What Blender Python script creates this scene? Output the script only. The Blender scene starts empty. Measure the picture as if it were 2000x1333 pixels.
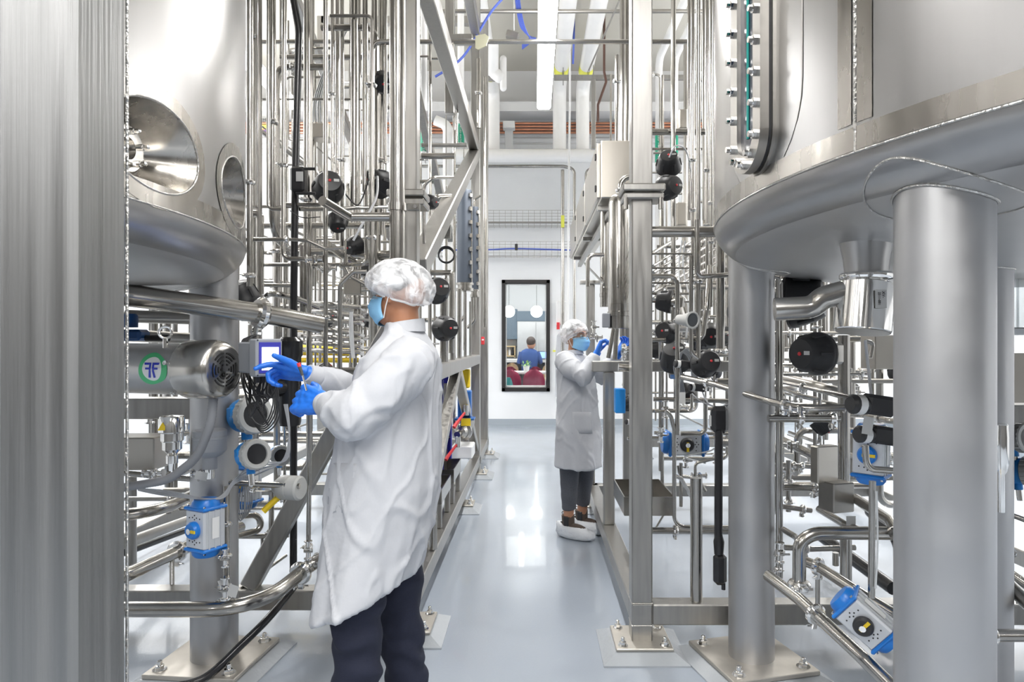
import bpy, math, random
from mathutils import Vector, Matrix, Euler
V = Vector
PI = math.pi
sc = bpy.context.scene
COL = sc.collection
# ---------------- camera, world, lights, exposure ----------------
CX, CY, F, H = 1043.0, 666.5, 1333.0, 1.5
cam_d = bpy.data.cameras.new('camera'); cam = bpy.data.objects.new('camera', cam_d); COL.objects.link(cam)
cam.location = (0, 0, H); cam.rotation_euler = (PI/2, 0, 0)
cam_d.sensor_width = 36; cam_d.lens = 36*F/2000; cam_d.shift_x = -(CX-1000)/2000; cam_d.clip_start = 0.05
sc.camera = cam
sc.view_settings.view_transform = 'Standard'; sc.view_settings.look = 'None'
sc.view_settings.gamma = 1; sc.view_settings.use_curve_mapping = False
sc.view_settings.exposure = 0.34
sc.cycles.use_denoising = True
sc.cycles.max_bounces = 8; sc.cycles.diffuse_bounces = 4; sc.cycles.glossy_bounces = 5
sc.cycles.transparent_max_bounces = 12; sc.cycles.transmission_bounces = 6
sc.cycles.sample_clamp_indirect = 8; sc.cycles.caustics_reflective = False; sc.cycles.caustics_refractive = False
w = bpy.data.worlds.new('world'); sc.world = w; w.use_nodes = True
w.node_tree.nodes['Background'].inputs[0].default_value = (0.9, 0.95, 1, 1)
w.node_tree.nodes['Background'].inputs[1].default_value = 0.5
LAMP_Z = 3.93
def area(name, loc, sx, sy, power, rot=(0,0,0), col=(1.0,0.985,0.965)):
    d = bpy.data.lights.new(name, 'AREA'); d.shape = 'RECTANGLE'; d.size = sx; d.size_y = sy; d.energy = power; d.color = col
    o = bpy.data.objects.new(name, d); COL.objects.link(o); o.location = loc; o.rotation_euler = rot
    return o
LAMPS = []      # (x, y0, y1)
for lx in (-4.6, -2.46, 0.1, 2.66, 4.8):
    for (y0, y1) in ((-3.4, -1.0), (-0.4, 2.0), (4.6, 7.0)):
        if y0 == -0.4 and abs(lx) > 1: lx2 = {-4.6: -5.2, 4.8: 5.2}.get(lx)
        else: lx2 = lx
        if lx2 is not None: LAMPS.append((lx2, y0, y1))
for lx in (-4.9, 5.2):
    LAMPS.append((lx, 8.2, 10.6))  # added lamps, out of view at the sides, to brighten the far wall
for (lx, y0, y1) in LAMPS:
    area('lamp_light', (lx, (y0+y1)/2, LAMP_Z-0.085), 0.12, y1-y0, 150 if y0 > 8 else 75)
    area('lamp_uplight', (lx, (y0+y1)/2, LAMP_Z+0.06), 0.10, y1-y0, 110 if y0 > 8 else 50, (PI, 0, 0))
area('cafe_fill_light', (0, 15.0, 3.3), 5, 3.5, 170)  # unseen fill light added to brighten the cafe

# ---------------- helpers ----------------
def X_(px, Y): return (px-CX)*Y/F
def Z_(py, Y): return H-(py-CY)*Y/F
def P(px, py, Y): return V((X_(px, Y), Y, Z_(py, Y)))
def M_(wpx, Y): return wpx*Y/F
def tag(o, label=None, cat=None, group=None, kind=None):
    if label: o['label'] = label
    if cat: o['category'] = cat
    if group: o['group'] = group
    if kind: o['kind'] = kind
    return o
def thing(name, label, cat, loc=(0,0,0), group=None):
    o = bpy.data.objects.new(name, None); COL.objects.link(o); o.location = loc; o.empty_display_size = .1
    return tag(o, label, cat, group)
def frame_from(d, up=None):
    d = V(d).normalized()
    if up is None: up = V((0,0,1)) if abs(d.z) < .9 else V((0,1,0))
    x = V(up).cross(d)
    if x.length < 1e-6: x = V((1,0,0)).cross(d)
    x.normalize(); y = d.cross(x)
    return Matrix((x, y, d)).transposed()          # columns x,y,d
def fillet(pts, r, n=6):
    pts = [V(p) for p in pts]; out = [pts[0]]
    for i in range(1, len(pts)-1):
        a, b, c = pts[i-1], pts[i], pts[i+1]
        u = (a-b); v = (c-b); lu, lv = u.length, v.length
        if lu < 1e-6 or lv < 1e-6: continue
        u /= lu; v /= lv
        cs = max(-1, min(1, u.dot(v))); ang = math.acos(cs)
        if ang > PI-.02 or ang < .05: out.append(b); continue
        t = min(r/math.tan(ang/2), lu*.48, lv*.48); rr = t*math.tan(ang/2)
        bis = (u+v).normalized(); c0 = b+bis*(rr/math.sin(ang/2))
        p0 = b+u*t-c0; p1 = b+v*t-c0; om = PI-ang
        for k in range(n+1):
            f = k/n
            q = (p0*math.sin((1-f)*om)+p1*math.sin(f*om))/math.sin(om)
            out.append(c0+q)
    out.append(pts[-1]); return out
class MB:
    def __init__(s): s.v = []; s.f = []
    def add(s, vs, fs):
        n = len(s.v); s.v += [V(p) for p in vs]; s.f += [tuple(i+n for i in f) for f in fs]; return s
    def box(s, c, d, R=None, bev=0):
        hx, hy, hz = d[0]/2, d[1]/2, d[2]/2
        c = V(c)
        if bev > 0:
            b = min(bev, hx*.9, hy*.9, hz*.9); pts = []
            for sx in (-1,1):
                for sy in (-1,1):
                    for sz in (-1,1):
                        pts.append(V((sx*hx, sy*(hy-b), sz*(hz-b)))); pts.append(V((sx*(hx-b), sy*hy, sz*(hz-b)))); pts.append(V((sx*(hx-b), sy*(hy-b), sz*hz)))
            # index helper
            def I(sx, sy, sz, k): return (((sx > 0)*4+(sy > 0)*2+(sz > 0))*3)+k
            fs = []
            for sg in (-1, 1):
                q = [I(sg,-1,-1,0), I(sg,1,-1,0), I(sg,1,1,0), I(sg,-1,1,0)]; fs.append(q if sg > 0 else q[::-1])
                q = [I(-1,sg,-1,1), I(-1,sg,1,1), I(1,sg,1,1), I(1,sg,-1,1)]; fs.append(q if sg > 0 else q[::-1])
                q = [I(-1,-1,sg,2), I(1,-1,sg,2), I(1,1,sg,2), I(-1,1,sg,2)]; fs.append(q if sg > 0 else q[::-1])
            for a in (-1,1):
                for b_ in (-1,1):
                    q = [I(a,b_,-1,0), I(a,b_,-1,1), I(a,b_,1,1), I(a,b_,1,0)]; fs.append(q if a*b_ < 0 else q[::-1])
                    q = [I(a,-1,b_,0), I(a,1,b_,0), I(a,1,b_,2), I(a,-1,b_,2)]; fs.append(q if a*b_ > 0 else q[::-1])
                    q = [I(-1,a,b_,1), I(1,a,b_,1), I(1,a,b_,2), I(-1,a,b_,2)]; fs.append(q if a*b_ < 0 else q[::-1])
                    for c_ in (-1,1):
                        q = [I(a,b_,c_,0), I(a,b_,c_,1), I(a,b_,c_,2)]; fs.append(q if a*b_*c_ > 0 else q[::-1])
        else:
            pts = [V((x,y,z)) for x in (-hx,hx) for y in (-hy,hy) for z in (-hz,hz)]
            fs = [(0,1,3,2),(4,6,7,5),(0,4,5,1),(2,3,7,6),(0,2,6,4),(1,5,7,3)]
        if R is not None: pts = [R @ p for p in pts]
        return s.add([p+c for p in pts], fs)
    def tube(s, pts, r, seg=12, caps=True):
        pts = [V(p) for p in pts]; n = len(pts)
        rs = r if isinstance(r, (list, tuple)) else [r]*n
        T = []
        for i in range(n):
            a = pts[max(i-1,0)]; b = pts[min(i+1,n-1)]; d = b-a
            if 0 < i < n-1:
                d = (pts[i]-a).normalized()+(b-pts[i]).normalized()
            T.append(d.normalized() if d.length > 1e-9 else V((0,0,1)))
        M = frame_from(T[0]); nx = M.col[0].copy(); vs = []
        for i in range(n):
            if i > 0:
                ax = T[i-1].cross(T[i])
                if ax.length > 1e-7:
                    nx = Matrix.Rotation(T[i-1].angle(T[i]), 3, ax.normalized()) @ nx
            nx = (nx-T[i]*nx.dot(T[i])).normalized(); ny = T[i].cross(nx)
            for k in range(seg):
                a = 2*PI*k/seg; vs.append(pts[i]+(nx*math.cos(a)+ny*math.sin(a))*rs[i])
        fs = []
        for i in range(n-1):
            for k in range(seg):
                k2 = (k+1) % seg
                fs.append((i*seg+k, i*seg+k2, (i+1)*seg+k2, (i+1)*seg+k))
        if caps:
            fs.append(tuple(range(seg))[::-1]); fs.append(tuple((n-1)*seg+k for k in range(seg)))
        return s.add(vs, fs)
    def lathe(s, prof, o=(0,0,0), d=(0,0,1), seg=24, a0=0, a1=2*PI):
        """prof: list of (r, h) along d"""
        M = frame_from(d); o = V(o); full = abs(a1-a0-2*PI) < 1e-6
        m = seg if full else seg+1; vs = []
        for (r, h) in prof:
            for k in range(m):
                a = a0+(a1-a0)*k/seg
                vs.append(o+M @ V((r*math.cos(a), r*math.sin(a), h)))
        fs = []
        for i in range(len(prof)-1):
            for k in range(seg):
                k2 = (k+1) % m
                fs.append((i*m+k, i*m+k2, (i+1)*m+k2, (i+1)*m+k))
        if full:
            if prof[0][0] > 1e-6: fs.append(tuple(range(m))[::-1])
            if prof[-1][0] > 1e-6: fs.append(tuple((len(prof)-1)*m+k for k in range(m)))
        return s.add(vs, fs)
    def torus(s, o, d, R, r, seg=24, rs=8, a0=0, a1=2*PI):
        M = frame_from(d); o = V(o)
        n = seg if abs(a1-a0-2*PI) < 1e-6 else seg+1
        pts = [o+M @ V((R*math.cos(a0+(a1-a0)*k/seg), R*math.sin(a0+(a1-a0)*k/seg), 0)) for k in range(n)]
        if n == seg: pts.append(pts[0])
        return s.tube(pts, r, rs, caps=(n != seg))
    def ell(s, c, rad, R=None, nu=16, nv=10):
        vs = []; c = V(c)
        for j in range(nv+1):
            t = PI*j/nv
            for k in range(nu):
                a = 2*PI*k/nu; p = V((rad[0]*math.sin(t)*math.cos(a), rad[1]*math.sin(t)*math.sin(a), rad[2]*math.cos(t)))
                if R is not None: p = R @ p
                vs.append(c+p)
        fs = []
        for j in range(nv):
            for k in range(nu):
                k2 = (k+1) % nu; fs.append((j*nu+k, (j+1)*nu+k, (j+1)*nu+k2, j*nu+k2))
        return s.add(vs, fs)
    def prism(s, outline, o, ux, uy, depth):
        """2D outline in (ux,uy) plane at o extruded by depth along ux x uy"""
        ux = V(ux).normalized(); uy = V(uy).normalized(); n = ux.cross(uy); o = V(o); k = len(outline)
        vs = [o+ux*a+uy*b for a, b in outline]+[o+ux*a+uy*b+n*depth for a, b in outline]
        fs = [tuple(range(k))[::-1], tuple(range(k, 2*k))]+[(i, (i+1) % k, k+(i+1) % k, k+i) for i in range(k)]
        return s.add(vs, fs)
    def rings(s, rings, caps=True):
        m = len(rings[0]); vs = [p for r in rings for p in r]; fs = []
        for i in range(len(rings)-1):
            for k in range(m):
                k2 = (k+1) % m; fs.append((i*m+k, i*m+k2, (i+1)*m+k2, (i+1)*m+k))
        if caps: fs.append(tuple(range(m))[::-1]); fs.append(tuple((len(rings)-1)*m+k for k in range(m)))
        return s.add(vs, fs)
    def bar(s, a, b, w, h=None, up=(0,0,1), bev=0.006):
        """square tube from a to b"""
        a = V(a); b = V(b); h = h or w; M = frame_from(b-a, up)
        L = (b-a).length
        return s.box((a+b)/2, (w, h, L), M, bev)
    def build(s, name, mat, parent=None, angle=35, origin=None):
        me = bpy.data.meshes.new(name)
        off = V((0,0,0))
        if parent is not None:
            q = parent
            while q is not None: off = off+V(q.location); q = q.parent
        elif origin is not None: off = V(origin)
        else:
            xs = [p.x for p in s.v]; ys = [p.y for p in s.v]; zs = [p.z for p in s.v]
            off = V(((min(xs)+max(xs))/2, (min(ys)+max(ys))/2, min(zs)))
        me.from_pydata([p-off for p in s.v], [], s.f); me.update()
        me.materials.append(mat)
        me.polygons.foreach_set('use_smooth', [True]*len(me.polygons))
        try: me.set_sharp_from_angle(angle=math.radians(angle))
        except Exception: pass
        o = bpy.data.objects.new(name, me); COL.objects.link(o)
        if parent is not None: o.parent = parent
        else: o.location = off
        return o
def copy_tree(o, parent=None):
    c = o.copy(); COL.objects.link(c)
    if parent is not None: c.parent = parent
    for ch in [x for x in KIDS.get(o.name, [])]:
        copy_tree(ch, c)
    return c
KIDS = {}
class Proto:
    """a thing built once at the origin with its parts, then placed"""
    def __init__(s, fn): s.fn = fn; s.root = None; s.used = False
    def place(s, loc, d=(0,0,1), scale=1.0, up=None, label=None, group=None):
        if s.root is None:
            s.root = s.fn()
            def reg(o):
                KIDS[o.name] = [x for x in ALLCH(o)]
                for x in KIDS[o.name]: reg(x)
            reg(s.root)
        o = s.root if not s.used else copy_tree(s.root)
        s.used = True
        M = frame_from(d, up).to_4x4(); o.matrix_basis = Matrix.Translation(V(loc)) @ M @ Matrix.Scale(scale, 4)
        if label: o['label'] = label
        if group: o['group'] = group
        elif 'group' in o: del o['group']
        return o
def ALLCH(o): return [x for x in bpy.data.objects if x.parent == o]

# ---------------- materials ----------------
def mat(name, col, rough=.5, metal=0, noise=0, nscale=20, stretch=(1,1,1), bump=0, bscale=60, emit=0, spec=.5, alpha=1, coat=0, nr=0, aniso=0):
    m = bpy.data.materials.new(name); m.use_nodes = True; nt = m.node_tree; b = nt.nodes['Principled BSDF']
    c4 = (*col, 1)
    b.inputs['Base Color'].default_value = c4; b.inputs['Roughness'].default_value = rough; b.inputs['Metallic'].default_value = metal
    b.inputs['Specular IOR Level'].default_value = spec; b.inputs['Coat Weight'].default_value = coat
    tc = nt.nodes.new('ShaderNodeTexCoord'); mp = nt.nodes.new('ShaderNodeMapping'); mp.inputs['Scale'].default_value = stretch
    nt.links.new(tc.outputs['Object'], mp.inputs[0])
    if noise or nr:
        n = nt.nodes.new('ShaderNodeTexNoise'); n.inputs['Scale'].default_value = nscale; n.inputs['Detail'].default_value = 5
        nt.links.new(mp.outputs[0], n.inputs['Vector'])
        if noise:
            mx = nt.nodes.new('ShaderNodeMix'); mx.data_type = 'RGBA'; mx.blend_type = 'MIX'
            mx.inputs['A'].default_value = (*[max(0, x*(1-noise)) for x in col], 1); mx.inputs['B'].default_value = (*[min(1, x*(1+noise)) for x in col], 1)
            nt.links.new(n.outputs['Fac'], mx.inputs['Factor']); nt.links.new(mx.outputs['Result'], b.inputs['Base Color'])
        if nr:
            mr = nt.nodes.new('ShaderNodeMapRange'); mr.inputs['From Min'].default_value = .3; mr.inputs['From Max'].default_value = .7
            mr.inputs['To Min'].default_value = max(0, rough-nr); mr.inputs['To Max'].default_value = rough+nr
            nt.links.new(n.outputs['Fac'], mr.inputs['Value']); nt.links.new(mr.outputs['Result'], b.inputs['Roughness'])
    if bump:
        n2 = nt.nodes.new('ShaderNodeTexNoise'); n2.inputs['Scale'].default_value = bscale; n2.inputs['Detail'].default_value = 3
        nt.links.new(mp.outputs[0], n2.inputs['Vector'])
        bp = nt.nodes.new('ShaderNodeBump'); bp.inputs['Strength'].default_value = bump; bp.inputs['Distance'].default_value = .01
        nt.links.new(n2.outputs['Fac'], bp.inputs['Height']); nt.links.new(bp.outputs[0], b.inputs['Normal'])
    if emit:
        b.inputs['Emission Color'].default_value = c4; b.inputs['Emission Strength'].default_value = emit
    return m
M = {}
M['pipe'] = mat('polished_steel', (.41,.395,.37), .19, 1, noise=.2, nscale=9, nr=.05)
M['pipe_dull'] = mat('dull_steel', (.36,.345,.32), .34, 1, noise=.15, nscale=12)
M['frame'] = mat('brushed_frame_steel', (.38,.37,.35), .36, 1, noise=.22, nscale=14, stretch=(3,3,.25), nr=.08)
M['post'] = mat('scuffed_post_steel', (.27,.27,.268), .45, 1, noise=.34, nscale=8, stretch=(6,6,.10), nr=.1, bump=.12, bscale=30)
M['tank'] = mat('brushed_tank_steel', (.40,.395,.39), .31, 1, noise=.06, nscale=3, stretch=(8,8,.5), nr=.025)
M['tank_dull'] = mat('satin_tank_head', (.52,.515,.51), .42, 1, noise=.06, nscale=5)
M['tank_band'] = mat('ground_weld_band', (.38,.36,.33), .25, 1, noise=.16, nscale=20, stretch=(1,1,.2), nr=.08)
M['weld'] = mat('weld_bead', (.50,.49,.47), .3, 1, bump=.6, bscale=120)
M['leg'] = mat('satin_leg_steel', (.47,.47,.475), .44, 1, noise=.08, nscale=6, nr=.06, bump=.03, bscale=20)
M['chrome'] = mat('bright_steel', (.80,.79,.77), .08, 1)
M['dark_hole'] = mat('dark_opening', (.015,.015,.015), .7)
M['black'] = mat('black_plastic', (.022,.022,.024), .42, noise=.2, nscale=30)
M['black_gloss'] = mat('glossy_black_sleeve', (.018,.018,.02), .22)
M['rubber'] = mat('black_rubber', (.03,.03,.032), .6)
M['grey_plastic'] = mat('grey_plastic', (.33,.345,.37), .45)
M['grey_cap'] = mat('pale_grey_plastic', (.55,.55,.53), .45)
M['hose'] = mat('grey_conduit', (.23,.235,.25), .5)
M['cable_grey'] = mat('grey_cable', (.40,.41,.43), .5)
M['white_tube'] = mat('white_tubing', (.82,.83,.84), .35)
M['blue'] = mat('bright_blue_paint', (.015,.20,.66), .32)
M['blue_head'] = mat('blue_enamel', (.02,.27,.72), .3)
M['navy'] = mat('deep_blue_paint', (.02,.02,.27), .35)
M['blue_pump'] = mat('pump_blue_paint', (.02,.13,.42), .35)
M['alu'] = mat('anodised_aluminium', (.68,.69,.71), .35, 1)
M['alu_paint'] = mat('pale_aluminium', (.62,.64,.67), .4, .3)
M['white_ins'] = mat('white_pipe_insulation', (.88,.87,.855), .4, noise=.03, nscale=8)
M['white'] = mat('white_plastic', (.85,.85,.84), .4)
M['copper'] = mat('copper', (.55,.26,.16), .35, .85, noise=.3, nscale=6)
M['brown'] = mat('brown_pipe', (.12,.06,.045), .5)
M['yellow'] = mat('yellow_plastic', (.85,.60,.02), .4)
M['yellow_label'] = mat('yellow_label', (.85,.85,.12), .5)
M['green_label'] = mat('green_label', (.0,.38,.22), .5)
M['green_sticker'] = mat('green_sticker', (.08,.55,.22), .35)
M['cream'] = mat('cream_label', (.83,.80,.58), .6)
M['red'] = mat('red_plastic', (.75,.05,.06), .4)
M['orange'] = mat('orange_tip', (.85,.30,.05), .5)
M['tagm'] = mat('paper_tag', (.55,.55,.54), .5, .3)
M['ink'] = mat('black_ink', (.03,.03,.035), .6)
M['blue_ink'] = mat('blue_ink', (.02,.04,.50), .4)
M['white_ink'] = mat('white_ink', (.9,.9,.9), .5)
M['warm_box'] = mat('brushed_box_steel', (.52,.49,.44), .33, 1, noise=.1, nscale=5)
M['jacket'] = mat('slate_column_jacket', (.07,.085,.11), .5, .2, noise=.15, nscale=4)
M['blue_cable'] = mat('blue_cable', (.08,.13,.52), .5)
M['coat'] = mat('white_coat_cloth', (.53,.54,.57), .85, noise=.03, nscale=200, bump=.5, bscale=11)
M['glove'] = mat('blue_nitrile', (.02,.18,.74), .45, bump=.15, bscale=60)
M['mask'] = mat('surgical_mask_blue', (.28,.58,.85), .8, bump=.1, bscale=80)
M['skin'] = mat('warm_skin', (.46,.21,.115), .5, noise=.06, nscale=25)
M['skin_light'] = mat('skin', (.50,.25,.15), .5, noise=.06, nscale=25)
M['hair'] = mat('dark_hair', (.05,.035,.03), .6, noise=.3, nscale=80)
M['denim'] = mat('dark_navy_denim', (.012,.015,.034), .85, noise=.35, nscale=180, stretch=(1,1,3), bump=.2, bscale=14)
M['plaid'] = mat('charcoal_plaid', (.10,.105,.12), .85, noise=.25, nscale=120)
M['boot'] = mat('brown_suede', (.085,.062,.05), .8)
M['cover'] = mat('white_shoe_cover', (.72,.74,.77), .6, bump=.7, bscale=45)
M['shirt'] = mat('blue_shirt', (.035,.085,.27), .8)
M['burgundy'] = mat('burgundy_fabric', (.30,.025,.07), .8)
M['teal'] = mat('teal_fabric', (.03,.27,.27), .7)
M['tan'] = mat('tan_shell', (.62,.48,.30), .5)
M['counter'] = mat('white_worktop', (.75,.74,.72), .3)
M['kitchen_blue'] = mat('slate_cabinet', (.13,.18,.23), .5)
M['kitchen_dark'] = mat('charcoal_cabinet', (.06,.065,.07), .5)
M['fridge'] = mat('fridge_steel', (.62,.63,.64), .3, .9)
M['wood'] = mat('light_wood', (.60,.45,.25), .5)
M['amber'] = mat('amber_glass', (.45,.25,.08), .2)
M['leaf'] = mat('leaf_green', (.22,.42,.12), .5)
M['globe'] = mat('lit_globe', (1,.97,.92), .5, emit=9)
M['tube_glow'] = mat('lamp_diffuser', (.98,.99,1), .5, emit=14)
M['rear'] = mat('dark_reflection_rear', (.10,.098,.095), .6)  # dark tone chosen to deepen reflections in the steel
M['wall'] = mat('white_wall_paint', (.86,.87,.88), .55, noise=.02, nscale=3)
M['wall_grey'] = mat('grey_wall_panel', (.63,.63,.63), .5)
M['ceiling'] = mat('greige_ceiling', (.50,.48,.43), .7)
M['cove'] = mat('grey_cove_base', (.30,.34,.38), .35)
M['frame_black'] = mat('black_window_frame', (.02,.018,.018), .4)
M['floor'] = mat('pale_grey_epoxy_floor', (.35,.39,.445), .20, noise=.05, nscale=1.4, nr=.05, bump=.06, bscale=90, coat=.25)
M['grout'] = mat('painted_grout', (.40,.425,.45), .2, bump=.25, bscale=35, coat=.3)
M['plate'] = mat('dull_base_plate', (.55,.52,.47), .45, .85, noise=.2, nscale=12)
M['screen'] = mat('lit_screen', (.86,.92,1), .3, emit=1.3)
M['screen_blue'] = mat('screen_surround', (.06,.06,.40), .4)
M['laptop'] = mat('laptop_screen', (.25,.42,.9), .3, emit=.8)
def glassy(name, tint, mixf, rough=.03):
    m = bpy.data.materials.new(name); m.use_nodes = True; nt = m.node_tree
    for n in list(nt.nodes): nt.nodes.remove(n)
    o = nt.nodes.new('ShaderNodeOutputMaterial'); mx = nt.nodes.new('ShaderNodeMixShader'); t = nt.nodes.new('ShaderNodeBsdfTransparent')
    g = nt.nodes.new('ShaderNodeBsdfGlossy'); t.inputs[0].default_value = (*tint, 1); g.inputs['Roughness'].default_value = rough
    mx.inputs[0].default_value = mixf; nt.links.new(t.outputs[0], mx.inputs[1]); nt.links.new(g.outputs[0], mx.inputs[2]); nt.links.new(mx.outputs[0], o.inputs[0])
    return m
M['glass'] = glassy('window_glass', (.96,.98,.98), .06)
M['bag'] = glassy('clear_plastic_bag', (.75,.77,.78), .22, .15)
M['goggle'] = glassy('clear_goggles', (.85,.87,.88), .25, .1)
def capmat():
    m = bpy.data.materials.new('sheer_white_cap'); m.use_nodes = True; nt = m.node_tree; b = nt.nodes['Principled BSDF']
    b.inputs['Base Color'].default_value = (.85,.86,.88,1); b.inputs['Roughness'].default_value = .7
    tr = nt.nodes.new('ShaderNodeBsdfTransparent'); mx = nt.nodes.new('ShaderNodeMixShader'); o = nt.nodes['Material Output']
    tc = nt.nodes.new('ShaderNodeTexCoord'); n = nt.nodes.new('ShaderNodeTexNoise'); n.inputs['Scale'].default_value = 16; n.inputs['Detail'].default_value = 3; n.inputs['Distortion'].default_value = 1.5
    nt.links.new(tc.outputs['Object'], n.inputs['Vector'])
    mr = nt.nodes.new('ShaderNodeMapRange'); mr.inputs['From Min'].default_value = .35; mr.inputs['From Max'].default_value = .65; mr.inputs['To Min'].default_value = .30; mr.inputs['To Max'].default_value = .88
    nt.links.new(n.outputs['Fac'], mr.inputs['Value']); nt.links.new(mr.outputs['Result'], mx.inputs[0])
    bp = nt.nodes.new('ShaderNodeBump'); bp.inputs['Strength'].default_value = .6; bp.inputs['Distance'].default_value = .02
    nt.links.new(n.outputs['Fac'], bp.inputs['Height']); nt.links.new(bp.outputs[0], b.inputs['Normal'])
    nt.links.new(tr.outputs[0], mx.inputs[1]); nt.links.new(b.outputs[0], mx.inputs[2]); nt.links.new(mx.outputs[0], o.inputs[0])
    return m
M['cap'] = capmat()
def text(s, size, o, ux, uy, m, parent=None, name='lettering', depth=.0006):
    c = bpy.data.curves.new('txt', 'FONT'); c.body = s; c.size = size; c.align_x = 'CENTER'; c.align_y = 'CENTER'; c.extrude = depth
    t = bpy.data.objects.new('txt', c); COL.objects.link(t)
    bpy.context.view_layer.update()
    me = bpy.data.meshes.new_from_object(t); bpy.data.objects.remove(t)
    ux = V(ux).normalized(); uy = V(uy).normalized(); n = ux.cross(uy)
    R = Matrix((ux, uy, n)).transposed(); off = V((0,0,0)); q = parent
    while q is not None: off = off+V(q.location); q = q.parent
    for v in me.vertices: v.co = V(o)+R @ v.co-off
    me.name = name; me.materials.clear(); me.materials.append(m)
    ob = bpy.data.objects.new(name, me); COL.objects.link(ob); ob.parent = parent
    return ob
# ---------------- the room ----------------
def st(name, mb, m, parent=None, origin=(0,0,0)):
    o = mb.build(name, m, parent, origin=origin)
    if parent is None: o['kind'] = 'structure'
    return o
XL, XR, YB, YF, ZC = -5.6, 6.2, -4.0, 12.0, 6.25
st('floor', MB().box(((XL+XR)/2, 7, -.05), (XR-XL+.4, 22.4, .1)), M['floor'])
st('ceiling', MB().box(((XL+XR)/2, 4, ZC+.05), (XR-XL+.4, 16.4, .1)), M['ceiling'])
st('wall_left', MB().box((XL-.05, 4, ZC/2), (.1, 16.2, ZC)), M['wall'])
st('wall_right', MB().box((XR+.05, 4, ZC/2), (.1, 16.2, ZC)), M['wall'])
st('wall_rear', MB().box(((XL+XR)/2, YB-.05, ZC/2), (XR-XL, .1, ZC)), M['rear'])
st('dark_reflection_panel_left', MB().box((XL+.03, YB+1.9, 1.6), (.06, 3.7, 3.2)), M['rear'])  # unseen dark panel added behind the camera for contrast in the metal
st('dark_reflection_panel_right', MB().box((XR-.03, YB+1.9, 1.6), (.06, 3.7, 3.2)), M['rear'])  # matching unseen panel, added to darken what the steel reflects
wx0, wx1, wz0, wz1 = X_(980, 12), X_(1074, 12), Z_(765, 12), Z_(547, 12)
ZP = Z_(318, 12)       # panel line: white paint below, grey ribbed panel above
b = MB(); t = .15
b.box(((XL+wx0)/2, YF+t/2, ZP/2), (wx0-XL, t, ZP)); b.box(((XR+wx1)/2, YF+t/2, ZP/2), (XR-wx1, t, ZP))
b.box(((wx0+wx1)/2, YF+t/2, wz0/2), (wx1-wx0, t, wz0)); b.box(((wx0+wx1)/2, YF+t/2, (wz1+ZP)/2), (wx1-wx0, t, ZP-wz1))
st('wall_back', b, M['wall'])
st('wall_back_upper', MB().box(((XL+XR)/2, YF+.05, (ZP+ZC)/2), (XR-XL, .1, ZC-ZP)), M['wall_grey'])
b = MB()
for k in range(4): b.box(((XL+XR)/2, YF-.012, Z_(262, 12)-k*.11), (XR-XL, .024, .08), None, .008)
st('trim_1', b, M['wall_grey'])
b = MB().box(((XL+XR)/2, YF-.25, Z_(238, 12)+.1), (XR-XL, .5, .16)); st('trim_2', b, M['wall_grey'])
b = MB().prism([(0,0),(.10,0),(.03,.03),(.012,.13),(0,.13)], (XR, YF, 0), (0,-1,0), (0,0,1), XR-XL); st('baseboard_back', b, M['cove'])
b = MB().box((XL+.012, 4, .065), (.024, 16, .13)); st('baseboard_left', b, M['cove'])
b = MB().box((XR-.012, 4, .065), (.024, 16, .13)); st('baseboard_right', b, M['cove'])
# ceiling beams
for k, y in enumerate((8.6, 5.2, 1.8)):
    b = MB().box(((XL+XR)/2, y, ZC-.19), (XR-XL, .12, .02)); b.box(((XL+XR)/2, y, ZC-.1), (XR-XL, .02, .2)); st('trim_%d' % (k+3), b, M['wall_grey'])
# window
wn = bpy.data.objects.new('window_1', None); COL.objects.link(wn); wn.location = ((wx0+wx1)/2, YF, wz0); wn['kind'] = 'structure'
b = MB(); fw = .065
for (x, z, dx, dz) in ((wx0+fw/2, (wz0+wz1)/2, fw, wz1-wz0), (wx1-fw/2, (wz0+wz1)/2, fw, wz1-wz0), ((wx0+wx1)/2, wz0+fw/2, wx1-wx0, fw), ((wx0+wx1)/2, wz1-fw/2, wx1-wx0, fw)):
    b.box((x, YF+.045, z), (dx, .15, dz), None, .006)
b.build('window_frame', M['frame_black'], wn)
b = MB()
for (x, z, dx, dz) in ((wx0+fw+.012, (wz0+wz1)/2, .012, wz1-wz0-2*fw), (wx1-fw-.012, (wz0+wz1)/2, .012, wz1-wz0-2*fw), ((wx0+wx1)/2, wz0+fw+.02, wx1-wx0-2*fw, .03), ((wx0+wx1)/2, wz1-fw-.01, wx1-wx0-2*fw, .015)):
    b.box((x, YF+.08, z), (dx, .06, dz))
b.build('window_bead', M['white'], wn)
MB().box(((wx0+wx1)/2, YF+.06, (wz0+wz1)/2), (wx1-wx0-2*fw, .006, wz1-wz0-2*fw)).build('glass_pane', M['glass'], wn)

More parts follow.
